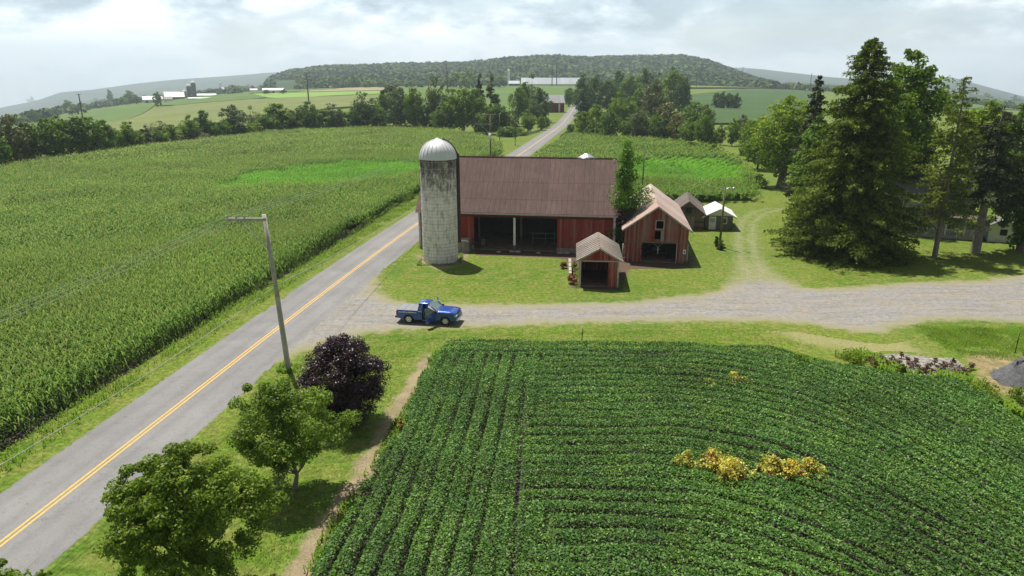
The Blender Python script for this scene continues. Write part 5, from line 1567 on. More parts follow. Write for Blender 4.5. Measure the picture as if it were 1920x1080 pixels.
# ------------------------------------------------------------ house behind the spruces
def make_house():
    x, y = G2(1760, 442)
    rz = R(-24)
    root = thing('farmhouse', 'grey-white farmhouse with dark shingle roof and front porch behind the spruces', 'house', (x - 1.0, y + 1.5, thf(x, y)), rz)
    m = mat_boards('white_siding', (0.42, 0.42, 0.40), (0.5, 0.5, 0.48), 0.5, 0.18, horizontal=True)
    HX = 5.2; D = 8.0; E = 5.2; P_ = 7.4
    hs = [(-4.2, -3.2, 3.3, 4.7), (-0.6, 0.4, 3.3, 4.7), (3.0, 4.0, 3.3, 4.7), (-4.2, -3.2, .8, 2.2), (-0.9, 0.1, 0.15, 2.25), (2.4, 3.6, .8, 2.2)]
    mb = MB(); wall(mb, -HX, HX, 0, .15, lambda q: E, hs); mb.build('front_wall', m, root)
    for h in hs: win(root, h[0], h[1], h[2], h[3], 0.0, 'whitepaint', True, True)
    mb = MB(); mb.box(-HX, HX, D - .15, D, 0, E); mb.build('back_wall', m, root)
    for s in (-1, 1):
        mb = MB(); a, b = sorted((s * (HX - .002), s * (HX - .15)))
        prof = [(0.152, 0), (D - .152, 0), (D - .152, E - .02), (D / 2, P_ - .03), (.152, E - .02)]
        vs = [(a, y_, z_) for y_, z_ in prof] + [(b, y_, z_) for y_, z_ in prof]
        mb.add(vs, [tuple(reversed(range(5))), tuple(range(5, 10))] + [(i, (i + 1) % 5, 5 + (i + 1) % 5, 5 + i) for i in range(5)]); mb.build('side_wall', m, root)
        wmb = win
    for (ya, za) in ((1.8, .9), (5.2, .9), (1.8, 3.4), (5.2, 3.4)):
        w = MB().box(-HX - .05, -HX - .003, ya - .1, ya + 1.0, za - .1, za + 1.4).build('window', M['whitepaint'], root)
        MB().box(-HX - .06, -HX - .052, ya, ya + .9, za, za + 1.3).build('pane', M['glass'], w)
    sl = (P_ - E) / (D / 2)
    mb = MB()
    slope_slab(mb, ((-HX - .4, -.4, E - .4 * sl + .02), (HX + .4, -.4, E - .4 * sl + .02)), ((-HX - .4, D / 2, P_ + .02), (HX + .4, D / 2, P_ + .02)), .1)
    slope_slab(mb, ((-HX - .4, D + .4, E - .4 * sl + .02), (HX + .4, D + .4, E - .4 * sl + .02)), ((-HX - .4, D / 2 + .002, P_ + .02), (HX + .4, D / 2 + .002, P_ + .02)), .1, True)
    rf = mb.build('roof', M['shinroof'], root)
    MB().box(1.6, 2.3, D / 2 - .35, D / 2 + .35, P_ - .3, P_ + 1.1).build('chimney', M['block'], rf)
    # porch
    p = MB(); p.box(-2.2, 6.2, -2.4, -.03, 0.0, .45); porch = p.build('porch', M['greypaint'], root)
    mb = MB(); slope_slab(mb, ((-2.5, -2.7, 2.75), (6.5, -2.7, 2.75)), ((-2.5, -.01, 3.25), (6.5, -.01, 3.25)), .09); mb.build('porch_roof', M['brownroof'], porch)
    for q in (-2.1, -.1, 2.0, 4.1, 6.05):
        MB().box(q - .08, q + .08, -2.35, -2.19, .45, 2.72).build('post', M['whitepaint'], porch)
    mb = MB(); mb.box(-2.0, 6.0, -2.32, -2.24, 1.2, 1.27)
    for i in range(40): mb.box(-1.95 + i * .2, -1.90 + i * .2, -2.30, -2.26, .5, 1.2)
    mb.build('railing', M['whitepaint'], porch)
make_house()
x, y = G2(1888, 458)
r = thing('white_shed', 'small white shed partly hidden by trees right of the farmhouse porch', 'shed', (x, y + 1, 0), R(-24))
mb = MB(); wall(mb, -1.6, 1.6, 0, .1, lambda q: 2.9 - abs(q) * .5, [(-.4, .4, .9, 1.7)], 0, (0,)); mb.box(-1.6, -1.5, .102, 3, 0, 2.1); mb.box(1.5, 1.6, .102, 3, 0, 2.1); mb.box(-1.6, 1.6, 3.002, 3.1, 0, 2.1); mb.build('wall', M['whitepaint'], r)
mb = MB(); slope_slab(mb, ((-1.9, -.2, 1.97), (-1.9, 3.3, 1.97)), ((-.001, -.2, 2.92), (-.001, 3.3, 2.92)), .08); slope_slab(mb, ((1.9, -.2, 1.97), (1.9, 3.3, 1.97)), ((.001, -.2, 2.92), (.001, 3.3, 2.92)), .08, True); mb.build('roof', M['shinroof'], r)
win(r, -.4, .4, .9, 1.7, 0.0, 'whitepaint', True)

# ------------------------------------------------------------ distant buildings
M['farwhite'] = plain('far_white', (0.70, 0.70, 0.70), 0.6, var=0.08, sc=.2)
M['farred'] = plain('far_red_boards', (0.17, 0.018, 0.018), 0.8, var=0.2)
M['fardark'] = plain('far_dark', (0.06, 0.06, 0.06), 0.8, var=0.2)
M['farsilo'] = plain('far_silo', (0.11, 0.10, 0.10), 0.8, var=0.2, sc=.5)
M['fargrey'] = plain('far_grey', (0.28, 0.27, 0.25), 0.8, var=0.2, sc=.5)
def far_building(name, label, px, py, wpx, hpx, rpx, depth_m, wallm, roofm, cat='barn', rz=None, doors=0, group=None):
    """long side to the viewer: wall hpx high, roof rising rpx"""
    x, y = G2(px, py); s = m_per_px(x, y)
    W = wpx * s; H = hpx * s; Rr = max(rpx * s, 0.4); D = depth_m
    root = thing(name, label, cat, (x, y, thf(x, y)), -math.atan2(x, y) if rz is None else rz, group)
    top = lambda yy: H + Rr * (1 - abs(yy - D / 2) / (D / 2))
    mb = MB()
    vs = []; prof = [(0, -1), (D, -1), (D, H), (D / 2, H + Rr - .02), (0, H)]
    vs = [(-W / 2, a, b) for a, b in prof] + [(W / 2, a, b) for a, b in prof]
    mb.add(vs, [tuple(reversed(range(5))), tuple(range(5, 10))] + [(i, (i + 1) % 5, 5 + (i + 1) % 5, 5 + i) for i in range(5)])
    mb.build('wall', M[wallm], root)
    mb = MB(); o = 0.4
    slope_slab(mb, ((-W / 2 - o, -o, H - o * Rr / (D / 2) + .03), (W / 2 + o, -o, H - o * Rr / (D / 2) + .03)), ((-W / 2 - o, D / 2, H + Rr + .03), (W / 2 + o, D / 2, H + Rr + .03)), .2)
    slope_slab(mb, ((-W / 2 - o, D + o, H - o * Rr / (D / 2) + .03), (W / 2 + o, D + o, H - o * Rr / (D / 2) + .03)), ((-W / 2 - o, D / 2 + .01, H + Rr + .03), (W / 2 + o, D / 2 + .01, H + Rr + .03)), .2, True)
    mb.build('roof', M[roofm], root)
    for i in range(doors):
        q = -W / 2 + W * (i + .5) / doors
        MB().box(q - W * .12 / doors - .4, q + W * .12 / doors + .4, -.08, -.005, 0, H * .75).build('door', M['fardark'], root)
    return root, W, H, D
def far_silo(label, px, py, wpx, hpx, col='fargrey', domec='farwhite', group=None):
    x, y = G2(px, py); s = m_per_px(x, y)
    r = thing('silo', label, 'silo', (x, y, thf(x, y)), 0, group)
    w = wpx * s / 2; h = hpx * s
    MB().lathe([(w, -1), (w, h - w)], 20).build('wall', M[col], r)
    MB().lathe([(w * 1.02, h - w), (w * .9, h - w * .45), (w * .5, h - w * .1), (0, h)], 20).build('dome', M[domec], r)
far_building('barn', 'distant white-roofed long barn, leftmost of the left farm', 283, 193, 26, 6, 6, 14, 'farwhite', 'farwhite', doors=2)
far_building('house', 'small white roof beside the leftmost distant farm barn', 300, 191, 10, 5, 5, 9, 'farwhite', 'farwhite', 'house')
far_building('barn', 'low white distant sheds glinting in the far left field', 216, 199, 12, 1.5, 2, 9, 'farwhite', 'farwhite', 'barn')
far_building('barn', 'distant red barn with broad white roof left of the twin silos', 328, 188, 34, 6, 9, 18, 'farred', 'farwhite', doors=2)
far_building('barn', 'grey-white wing in front of the distant red barn', 316, 191, 14, 5, 4, 10, 'farwhite', 'fargrey')
far_silo('tall dark silo, taller of the twin silos on the left farm', 365, 183, 8.5, 30, 'farsilo')
far_silo('dark silo, left and shorter of the twin silos on the left farm', 356, 184, 8, 25, 'farsilo')
far_silo('squat blue-black silo beside the twin silos', 347, 184, 7.5, 15, 'fardark')
far_building('barn', 'long low white-roofed shed running right of the twin silos', 382, 181, 44, 2.0, 3.0, 12, 'fargrey', 'farwhite')
far_building('barn', 'front long low shed with pale grey roof by the twin silos', 376, 186, 42, 1.4, 1.6, 8, 'farwhite', 'farwhite')
far_silo('thin distant silo left of the white hall on the plain', 414.5, 174, 4.5, 20, 'fargrey')
far_building('barn', 'distant long white hall right of the thin silo', 432, 174, 28, 6, 4, 16, 'farwhite', 'farwhite')
far_building('barn', 'small far white building left of the thin silo', 400, 173, 10, 4, 3, 10, 'farwhite', 'farwhite')
far_building('barn', 'far white roof right behind the white hall', 452, 172, 10, 4, 3, 10, 'farwhite', 'farwhite')
far_building('barn', 'far white building right of the white hall', 476, 172, 13, 3, 2.5, 12, 'farwhite', 'farwhite')
far_building('barn', 'distant poultry shed with white centre and dark ends', 513, 175, 38, 5.5, 3.5, 14, 'farwhite', 'farwhite', doors=3)
far_building('barn', 'speck of white building at the foot of the wooded hill', 556, 163, 9, 3, 3, 10, 'farwhite', 'farwhite')
far_building('barn', 'white barn far behind the dark conifers', 943, 160, 12, 3, 5, 12, 'farwhite', 'farwhite')
far_building('barn', 'dark shed with pale blue roof beside the white-domed silo', 964, 162, 20, 5, 5, 12, 'fardark', 'bluegrey')
far_silo('slim white silo with round cap left of the long poultry house', 954, 161, 4.5, 30, 'farwhite')
far_building('poultry_house', 'very long pale poultry house with blue-grey roof below the hill', 1036, 161, 118, 3.5, 11, 20, 'farwhite', 'bluegrey', 'poultry house')
far_building('poultry_house', 'long white roof of the rear poultry house below the hill', 1040, 150.5, 100, 1.5, 2, 16, 'farwhite', 'farwhite', 'poultry house')
far_building('barn', 'white far building with pale roof right of the hill', 1374, 161.5, 12, 3, 3, 12, 'farwhite', 'farwhite')
far_building('barn', 'pale far building on the right plain', 1404, 161.5, 6, 6, 2, 8, 'farwhite', 'farwhite')
# red barn by the road
root, W, H, D = far_building('barn', 'small dark red barn with grey roof and white door beside the far road', 1040, 211, 36, 18, 13, 11, 'farred', 'greyroof', rz=R(6))
MB().box(W * .20, W * .28, -.1, -.02, 0, H * .92).build('door', M['farwhite'], root)
MB().box(-W / 2, W / 2, -.1, -.02, H * .9, H * .99).build('eave_board', M['fargrey'], root)

# ------------------------------------------------------------ poles, lamp, wires
M['pole'] = plain('pole_wood', (0.40, 0.37, 0.33), 0.9, var=0.3, sc=3)
M['poledark'] = plain('dark_pole_wood', (0.055, 0.045, 0.04), 0.9, var=0.2)
M['mosspole'] = plain('mossy_pole', (0.13, 0.12, 0.055), 0.9, var=0.3)
M['wire'] = plain('wire_metal', (0.30, 0.31, 0.31), 0.5, 0.3, var=0.05)
def near_pole():
    x, y = G2(541, 692)
    root = thing('utility_pole', 'grey wooden utility pole with one-sided crossarm beside the road', 'utility pole', (x, y, 0), 0)
    MB().path([(0, 0, -.2), (-.28, 0, 5.5), (-.62, 0, 11.3)], [.20, .165, .135], 14).build('pole', M['pole'], root)
    arm = MB().box(-3.15, -0.45, -.26, -.10, 10.90, 11.09).build('crossarm', M['pole'], root)
    MB().tube((-2.2, -.17, 10.93), (-.48, -.17, 8.9), .03, .03, 6).build('brace', M['steel'], root)
    for q in (-3.05, -2.45, -1.9):
        MB().lathe([(.02, 0), (.05, .02), (.07, .09), (.045, .12), (.06, .17), (0, .2)], 10, c=(q, -.17, 11.07)).build('insulator', M['greypaint'], arm)
    return x, y
PX, PY = near_pole()
def wire(label, p0, p1, sag, r=.012, name='overhead_wire', n=24):
    mb = MB(); p0 = Vector(p0); p1 = Vector(p1); pts = []
    for i in range(n + 1):
        q = i / n; p = p0.lerp(p1, q); p.z -= sag * 4 * q * (1 - q); pts.append(p)
    mb.path(pts, [r] * len(pts), 4)
    return tag(mb.build(name, M['wire'], None), label, 'wire')
PB = (-5.9, 188.0)
def pole_b():
    x, y = G2(920, 300); H = height_for(x, y, 213)
    root = thing('utility_pole', 'utility pole with two crossarms and white transformer behind the barn', 'utility pole', (x, y, thf(x, y)), 0)
    MB().path([(0, 0, -.3), (0, 0, H)], [.2, .14], 10).build('pole', M['timber'], root)
    arm = MB().box(-2.9, 1.5, -.22, -.12, H - .35, H - .2).build('crossarm', M['palewood'], root)
    for q in (-2.7, -1.9, .6, 1.3): MB().tube((q, -.17, H - .2), (q, -.17, H + .05), .05, .05, 6).build('insulator', M['greypaint'], arm)
    MB().box(-4.0, 0.3, -.24, -.14, H - 2.7, H - 2.55).build('crossarm', M['palewood'], root)
    MB().tube((-2.6, -.2, H - 2.7), (-.1, -.2, H - 5.0), .05, .05, 6).build('brace', M['steel'], root)
    t = MB().tube((-.1, -.55, H - 6.6), (-.1, -.55, H - 4.9), .32, .32, 14).build('transformer', M['whitepaint'], root)
    return x, y, H + thf(x, y)
bx, by, bh = pole_b()
dirx, diry = (PX - bx), (PY - by); ln = math.hypot(dirx, diry); dirx /= ln; diry /= ln
wire('lower telephone wire along the cornfield verge from the near pole to the barn pole', (PX - .3, PY - .1, 6.3), (bx, by, bh - 6.5), 2.4, .020)
wire('lower telephone wire from the near pole to the bottom left corner', (PX - .3, PY - .1, 6.3), (PX - 9.5, PY - 46, 6.2), 1.2, .018)
for k, q in enumerate((-3.05, -2.45, -1.9)):
    nm = ('outer', 'middle', 'inner')[k]
    wire('%s power wire from the near crossarm away over the cornfield' % nm, (PX + q, PY - .17, 11.27), (bx - 2.7 + k, by, bh), 2.2, .009)
    wire('%s power wire from the near crossarm towards the left edge' % nm, (PX + q, PY - .17, 11.27), (PX + q - 8.5, PY - 46, 11.2), 1.0, .009)
def far_pole(label, px, yb, yt, arm=0, mat='poledark', wide=1.6, name='utility_pole', cat='utility pole', r=None):
    x, y = G2(px, yb); H = height_for(x, y, yt); s = m_per_px(x, y)
    root = thing(name, label, cat, (x, y, thf(x, y)), 0)
    rr = r or max(.13, s * wide / 2)
    MB().path([(0, 0, -.3), (0, 0, H)], [rr, rr * .75], 8).build('pole', M[mat], root)
    for i in range(arm):
        MB().box(-s * 4.5, s * 4.5, -.1, .1, H - .4 - i * s * 6, H - .1 - i * s * 6).build('crossarm', M[mat], root)
    return x, y, H + thf(x, y)
fp = [far_pole('dark utility pole rising behind the far left hedgerow', 157, 232, 176, 1, wide=2.6), far_pole('dark utility pole behind the hedgerow in front of the lime field', 579, 192, 136, 3, wide=2.6)]
wire('upper distant power wire crossing the far left farm', (fp[0][0], fp[0][1], fp[0][2]), (fp[1][0], fp[1][1], fp[1][2] - .5), 6, .05)
wire('lower distant power wire crossing the far left farm', (fp[0][0], fp[0][1], fp[0][2] - 5), (fp[1][0], fp[1][1], fp[1][2] - 6), 6, .05)
far_pole('tall dark pole above the trees left of the dark conifers', 839, 175, 124, 0, wide=2)
far_pole('left pole of the pair before the long poultry house', 1035, 162, 121, 0, wide=1.8)
far_pole('right pole of the pair before the long poultry house', 1043.5, 162, 104, 0, wide=1.8)
far_pole('pole at the left end of the dark green field', 1305, 166, 128, 1, wide=1.4)
far_pole('pole in the middle of the dark green field horizon', 1390, 164, 126, 1, wide=1.4)
far_pole('pole at the right end of the dark green field', 1518, 172, 138, 0, wide=1.4)
far_pole('thin weathered pole in the meadow left of the far road', 937, 264, 212, 0, 'timber', 1.6)
far_pole('thin weathered pole behind the meadow trees', 960, 222, 182, 0, 'timber', 1.4)
far_pole('short grey pole by the low bridge wall', 995, 248, 220, 0, 'timber', 1.4)
for (px, yb, yt, lab) in ((966, 273, 250, 'young sapling standing alone in the meadow near the bridge'),):
    big_tree('young_tree', lab, px, yb, yt - 12, 11, 'column', 'dark', 30, 24, 0.14, 777, 0.45, pr=.4)
far_pole('plain wooden pole behind the barn beside the narrow green tree', 1204, 362, 286, 0, 'mosspole', 0, r=.14)
# street lamp
x, y = G2(1349, 464)
root = thing('street_lamp', 'mossy wooden yard pole carrying a bracket lamp beside the gravel track', 'street lamp', (x, y, 0), 0)
MB().path([(0, 0, -.2), (.05, 0, 7.5)], [.15, .11], 12).build('pole', M['mosspole'], root)
MB().path([(.05, 0, 7.25), (.5, 0, 7.45), (1.0, 0, 7.42)], [.03, .03, .03], 8).build('bracket', M['steel'], root)
l = MB().lathe([(.05, .12), (.16, .06), (.2, -.05), (.17, -.12), (0, -.14)], 14, c=(1.1, 0, 7.4)).build('lamp_head', M['steel'], root)
wire('service wire from the yard pole over the right cornfield to the barn pole', (x, y, 7.2), (G2(1204, 362)[0], G2(1204, 362)[1], 8.0), .8, .012)
# guard rails at the bridge
def rail(label, pts, mat, h=.75, band=.35, name='guard_rail', posts=7):
    P = [G2(*p) for p in pts]
    root = thing(name, label, 'guard rail', (P[0][0], P[0][1], thf(*P[0])), 0)
    x0, y0 = P[0]
    mb = MB()
    for (a, b) in zip(P[:-1], P[1:]):
        d = Vector((b[0] - a[0], b[1] - a[1], 0)).normalized(); n = Vector((-d.y, d.x, 0)) * .06
        A = Vector((a[0] - x0, a[1] - y0, thf(*a) - thf(x0, y0))); B = Vector((b[0] - x0, b[1] - y0, thf(*b) - thf(x0, y0)))
        up0 = Vector((0, 0, h - band)); up1 = Vector((0, 0, h))
        mb.hexa([A - n + up0, B - n + up0, B + n + up0, A + n + up0, A - n + up1, B - n + up1, B + n + up1, A + n + up1])
    mb.build('rail', M[mat], root)
    L_ = [Vector((p[0] - x0, p[1] - y0, thf(*p) - thf(x0, y0))) for p in P]
    for i in range(posts):
        q = i / (posts - 1) * (len(L_) - 1); k = min(int(q), len(L_) - 2); c = L_[k].lerp(L_[k + 1], q - k)
        MB().box(c.x + .08, c.x + .22, c.y + .08, c.y + .22, c.z - .2, c.z + h - .05).build('post', M['timber'], root)
M['railgrey'] = plain('weathered_rail', (0.30, 0.29, 0.27), 0.7, 0.1, var=0.25)
M['raildark'] = plain('dark_rail', (0.10, 0.10, 0.10), 0.6, 0.1, var=0.3)
rail('dark guard rail on the right side of the far road bend', [(1046, 268), (1050, 259), (1064, 249), (1073, 240), (1079, 232)], 'raildark', .9, .55)
rail('pale low wall rail curving left of the far road', [(970, 256), (992, 253), (1010, 247), (1024, 237), (1033, 229)], 'railgrey', .9, .75)

# ------------------------------------------------------------ odds and ends on the right
x, y = G2(1912, 712)
root = thing('gravel_pile', 'heap of dark grey gravel at the right edge of the field', 'gravel pile', (x + .6, y, 0), .3)
rng = np.random.default_rng(31)
mb = MB(); prof = [(2.9, -.02), (2.6, .2), (2.2, .5), (1.8, .8), (1.4, 1.12), (.9, 1.4), (0.45, 1.55), (.2, 1.6), (0, 1.6)]
mb.lathe(prof, 26)
mb.v = [(p[0] * .85 + rng.normal() * .1, p[1] * .7 + rng.normal() * .1, max(-.02, p[2] + rng.normal() * .08)) for p in mb.v]
t = NT('gravel_stones'); P = t.pos('obj'); n = t.noise(P, 4, 6, .85)
M['pile'] = t.done(t.bsdf(t.ramp(n, [(.3, (.05, .05, .055)), (.7, (.19, .19, .20))]), .9, 0, .2, t.bump(n, .9, .12)))
mb.build('heap', M['pile'], root)
# broken concrete slab with dead weeds
RB = poly([(1625, 668), (1680, 664), (1730, 668), (1790, 674), (1815, 690), (1770, 704), (1730, 702), (1680, 690), (1640, 684)])
M['ash'] = mat_region('pale_rubble', lambda t, P: (t.ramp(t.noise(P, 3, 5, .7), [(.38, (.13, .115, .09)), (.62, (.34, .32, .30))]), t.noise(P, 8, 4, .8)), 1.0, .25, 1.5)
region('rubble_patch', lambda X, Y: sdf_poly(RB, X, Y), (20, 38, 40, 54), .25, .010, M['ash'], .5)
M['deadred'] = leaf_mat('dead_weed', (0.055, 0.025, 0.016), (0.16, 0.085, 0.05), .15)
M['yellowed'] = leaf_mat('yellow_weed', (0.34, 0.30, 0.04), (0.74, 0.68, 0.16), .35)
M['redstem'] = leaf_mat('rusty_weed', (0.11, 0.035, 0.015), (0.30, 0.12, 0.04), .15)
def weed(label, px, py, wpx, H, mats, seed, cat='weed', name='weed', n=30, per=22, leaf=.07, group=None, zb=0):
    x, y = G2(px, py); Rw = wpx / 2 * m_per_px(x, y)
    root = thing(name, label, cat, (x, y, zb), 0, group)
    rng = np.random.default_rng(seed)
    for j, (m, fr) in enumerate(mats):
        V, Fq, C = crown_arrays(rng, .1 if j else H * .35, H * (1 if j == 0 else .86), Rw * (1 if j == 0 else .92), 'bush', max(4, int(n * fr)), per, leaf, pr=.34)
        link('leaves' if j == 0 else 'dead_leaves', quad_mesh('leaves' if j == 0 else 'dead_leaves', V, Fq, M[m]), root)
    mb = MB()
    for k in range(6):
        a = rng.uniform(0, 6.28); mb.tube((0, 0, 0), (math.cos(a) * Rw * .6, math.sin(a) * Rw * .6, H * .8), .015, .006, 4)
    mb.build('stem', M['redstem'], root)
YW = [(1286, 890, 38, 1.35, 'small yellow weed at the left end of the yellow weed row'), (1335, 893, 56, 1.4, 'rusty yellow weed second from the left in the yellow row'),
      (1372, 916, 60, 1.6, 'tallest yellow weed with rust-red base left of the gap in the row'), (1446, 905, 56, 1.45, 'broad yellow weed just right of the gap in the row'),
      (1478, 910, 50, 1.35, 'red-based yellow weed second from the right in the yellow row'), (1514, 902, 50, 1.35, 'yellow weed at the right end of the yellow weed row')]
for i, (a, b, w, h, l) in enumerate(YW): weed(l, a, b + 3, w * 1.25, h * 1.12, (('yellowed', 1.0), ('redstem', .6)), 600 + i, n=36, per=26, leaf=.07)
weed('low yellowing weed patch in the upper soybeans, left one', 1326, 733, 44, 1.05, (('yellowed', .3), ('soy', .0), ('redstem', .2)), 610, n=26, per=18)
weed('low yellowing weed patch in the upper soybeans, right one', 1378, 730, 52, 1.1, (('yellowed', .5), ('redstem', .2)), 611, n=26, per=18)
weed('orange and yellow weed at the left margin of the soybeans', 752, 806, 18, .8, (('yellowed', .4), ('redstem', .3)), 612, n=12)
weed('yellow weed low on the left margin of the soybeans', 632, 1044, 24, .6, (('yellowed', .5), ('redstem', .1)), 613, n=12)
DW = [(1632, 682, 22), (1652, 676, 16), (1672, 680, 14), (1706, 690, 20), (1722, 696, 16), (1742, 692, 18), (1760, 700, 20), (1778, 694, 22), (1798, 698, 22), (1730, 705, 18), (1752, 684, 12), (1812, 702, 16), (1690, 672, 8), (1786, 684, 12), (1660, 688, 14), (1685, 684, 13), (1700, 680, 10), (1716, 684, 14), (1735, 698, 13), (1768, 690, 15), (1748, 704, 15), (1792, 706, 17), (1820, 692, 14), (1640, 690, 14)]
for i, (a, b, w) in enumerate(DW):
    weed('dead dark red-brown weed clump, %s from the left on the pale rubble patch' % ORD[sorted(DW).index((a, b, w))], a, b, w * 1.1, .55, (('deadred', 1.0),), 640 + i, n=14, per=16, leaf=.045, group='dead weeds on the rubble patch')
for i, (a, b, w, h, lab) in enumerate(((1500, 690, 40, 1.1, 'bright green weed clump in the top of the soybean field'), (1600, 682, 70, .9, 'tall green weeds left of the rubble patch'), (1690, 704, 18, .9, 'small green weed tuft before the rubble patch'), (1845, 742, 70, .95, 'bushy green weeds right of the soybean field corner'), (1905, 752, 50, .9, 'green weeds before the gravel pile'), (1870, 768, 40, .7, 'grey-green weeds at the bare corner near the gravel pile'))):
    weed(lab, a, b, w, h, (('bright', 1.0),), 670 + i, n=26, per=20, leaf=.08)
for (a, b, lab, hh) in ((1903, 662, 'thin dark post behind the gravel pile', 1.7), (1918, 668, 'orange marker post at the right edge', 1.1), (1091, 638, 'thin dark stake at the top edge of the soybeans', 1.0)):
    x, y = G2(a, b); o = MB(); o.tube((0, 0, -.1), (.04, 0, hh), .035, .03, 6); o.tube((.0, 0, hh * .5), (.05, .02, hh * .8), .05, .03, 6)
    M['orange'] = M.get('orange') or plain('orange_paint', (.5, .17, .03))
    q = o.build('post', M['orange' if 'orange' in lab else 'poledark'], None); q.location = (x, y, 0); tag(q, lab, 'post')
weed('heap of rust-brown dry brush along the wall left of the small shed', 1072, 532, 26, .9, (('redstem', 1.0),), 690, n=26, per=22, leaf=.08, cat='brush', name='dry_brush')
weed('upper part of the rust-brown dry brush near the barn corner', 1058, 503, 20, .7, (('redstem', 1.0),), 691, n=20, per=22, leaf=.08, cat='brush', name='dry_brush')
weed('green leafy weed in the gap between wall and small shed', 1076, 508, 14, 1.2, (('fresh', 1.0),), 692, n=12, per=22, leaf=.09)
# ------------------------------------------------------------ blue pickup with its doors open
def car_paint(name, col):
    t = NT(name)
    return t.done(t.bsdf(col, 0.25, 0.25, 0.5, **{'Coat Weight': 1.0, 'Coat Roughness': 0.06}))
M['blue'] = car_paint('blue_paint', (0.008, 0.062, 0.36))
M['tyre'] = plain('tyre_rubber', (0.015, 0.015, 0.016), 0.8, var=.1)
M['chrome'] = plain('chrome', (0.62, 0.63, 0.66), 0.3, 0.5, var=.03)
M['cover'] = plain('bed_cover', (0.20, 0.205, 0.22), 0.6, var=.08)
M['interior'] = plain('dark_interior', (0.02, 0.02, 0.022), 0.8, var=.1)
M['seatgrey'] = plain('seat_cloth', (0.16, 0.16, 0.17), 0.9, var=.1)
M['redlamp'] = plain('red_lens', (0.5, 0.01, 0.02), 0.25, var=.05)
M['clearlamp'] = plain('clear_lens', (0.7, 0.72, 0.75), 0.12, .2, var=.05)
M['decal'] = plain('white_decal', (0.7, 0.7, 0.72), 0.5, var=.05)
M['carglass'] = (lambda t: t.done(t.bsdf((0.10, 0.14, 0.14, 1), 0.05, 0.0, 1.0)))(NT('car_glass'))
def make_truck():
    gx, gy = G2(806, 604)
    root = thing('pickup_truck', 'blue pickup truck with both front doors open parked on the gravel driveway', 'pickup truck', (gx, gy + .2, 0.01), R(-10))
    # x forward; body sides 0.93 each way
    W = .93; wr = .40; wx = (-1.62, 1.60)
    def arch(cx, r=.47, n=9):
        return [(cx + r * math.cos(a), .36 + r * math.sin(a)) for a in np.linspace(0, math.pi, n)]
    low = [(-2.66, .52)]
    ar = [(p[0], max(p[1], .42)) for p in arch(wx[0])][::-1]
    af = [(p[0], max(p[1], .42)) for p in arch(wx[1])][::-1]
    def side(out, y0, y1, mb):
        n = len(out)
        mb.add([(x, y0, z) for x, z in out] + [(x, y1, z) for x, z in out],
               [tuple(range(n)), tuple(reversed(range(n, 2 * n)))] + [((i + 1) % n, i, n + i, n + (i + 1) % n) for i in range(n)])
    # bed: hollow box closed with a cover
    bed = [(-2.66, .50)] + ar + [(-.80, .42), (-.80, 1.15), (-2.66, 1.17)]
    mb = MB()
    for s in (-1, 1):
        a, b = sorted((s * W, s * (W - .09))); side(bed, a, b, mb)
    mb.box(-2.70, -2.62, -W + .06, W - .06, .50, 1.16)
    body_bed = mb.build('bed', M['blue'], root)
    MB().box(-2.60, -.82, -.84, .84, .45, .55).build('bed_floor', M['interior'], root)
    cv = MB().box(-2.64, -.82, -.86, .86, 1.155, 1.205).build('bed_cover', M['cover'], root, bevel=.02)
    mb = MB()
    for x in (-2.05, -1.45): mb.box(x - .008, x + .008, -.85, .85, 1.2055, 1.212)
    mb.build('cover_seam', M['black'], cv)
    # cab lower and nose
    mb = MB()
    cab = [(-.798, .42), (-.42, .42), (-.42, 1.12), (-.798, 1.15)]
    for s in (-1, 1):
        a, b = sorted((s * W, s * (W - .07))); side(cab, a, b, mb)
        a, b = sorted((s * (W - .02), s * (W - .09))); side([(-.42, .32), (.78, .32), (.78, .42), (-.42, .42)], a, b, mb)   # sill
    mb.box(-.795, -.72, -W + .07, W - .07, .42, 1.15)
    nose = [(.80, .40)] + [p for p in af if p[0] > .81] + [(2.14, .44), (2.52, .50), (2.60, .62), (2.60, .96), (2.50, 1.06), (2.1, 1.13), (1.35, 1.19), (.80, 1.20)]
    for s in (-1, 1):
        a, b = sorted((s * W, s * (W - .12))); side(nose, a, b, mb)
    mb.box(2.38, 2.55, -W + .12, W - .12, .50, 1.03)
    mb.build('body', M['blue'], root, bevel=.015)
    # bonnet: crowned sheet
    mb = MB(); nx_, ny_ = 8, 9; vs = []
    for i in range(nx_ + 1):
        x = .78 + (2.56 - .78) * i / nx_
        for j in range(ny_):
            y = (-1 + 2 * j / (ny_ - 1)) * (W - .045 - .1 * max(0, (i / nx_ - .75)))
            z = 1.225 - .085 * (i / nx_) - (.10 * max(0, i / nx_ - .8) / .2) + .045 * (1 - (y / W) ** 2) + (.018 if abs(abs(y) - .45) < .13 else 0)
            vs.append((x, y, z))
    top = [(i * ny_ + j, (i + 1) * ny_ + j, (i + 1) * ny_ + j + 1, i * ny_ + j + 1) for i in range(nx_) for j in range(ny_ - 1)]
    mb.add(vs, top, True)
    o = mb.build('bonnet', M['blue'], root); sm = o.modifiers.new('solid', 'SOLIDIFY'); sm.thickness = .03
    # roof and pillars
    def pil(a, b, r=.045):
        mbp.tube(a, b, r, r * .9, 6)
    mbp = MB()
    for s in (-1, 1):
        pil((.86, s * .84, 1.20), (.10, s * .66, 1.74)); pil((-.42, s * .87, 1.12), (-.42, s * .68, 1.74), .05); pil((-.78, s * .86, 1.14), (-.70, s * .66, 1.70), .06)
    mbp.build('pillar', M['blue'], root)
    mb = MB(); vs = []; nx_, ny_ = 6, 7
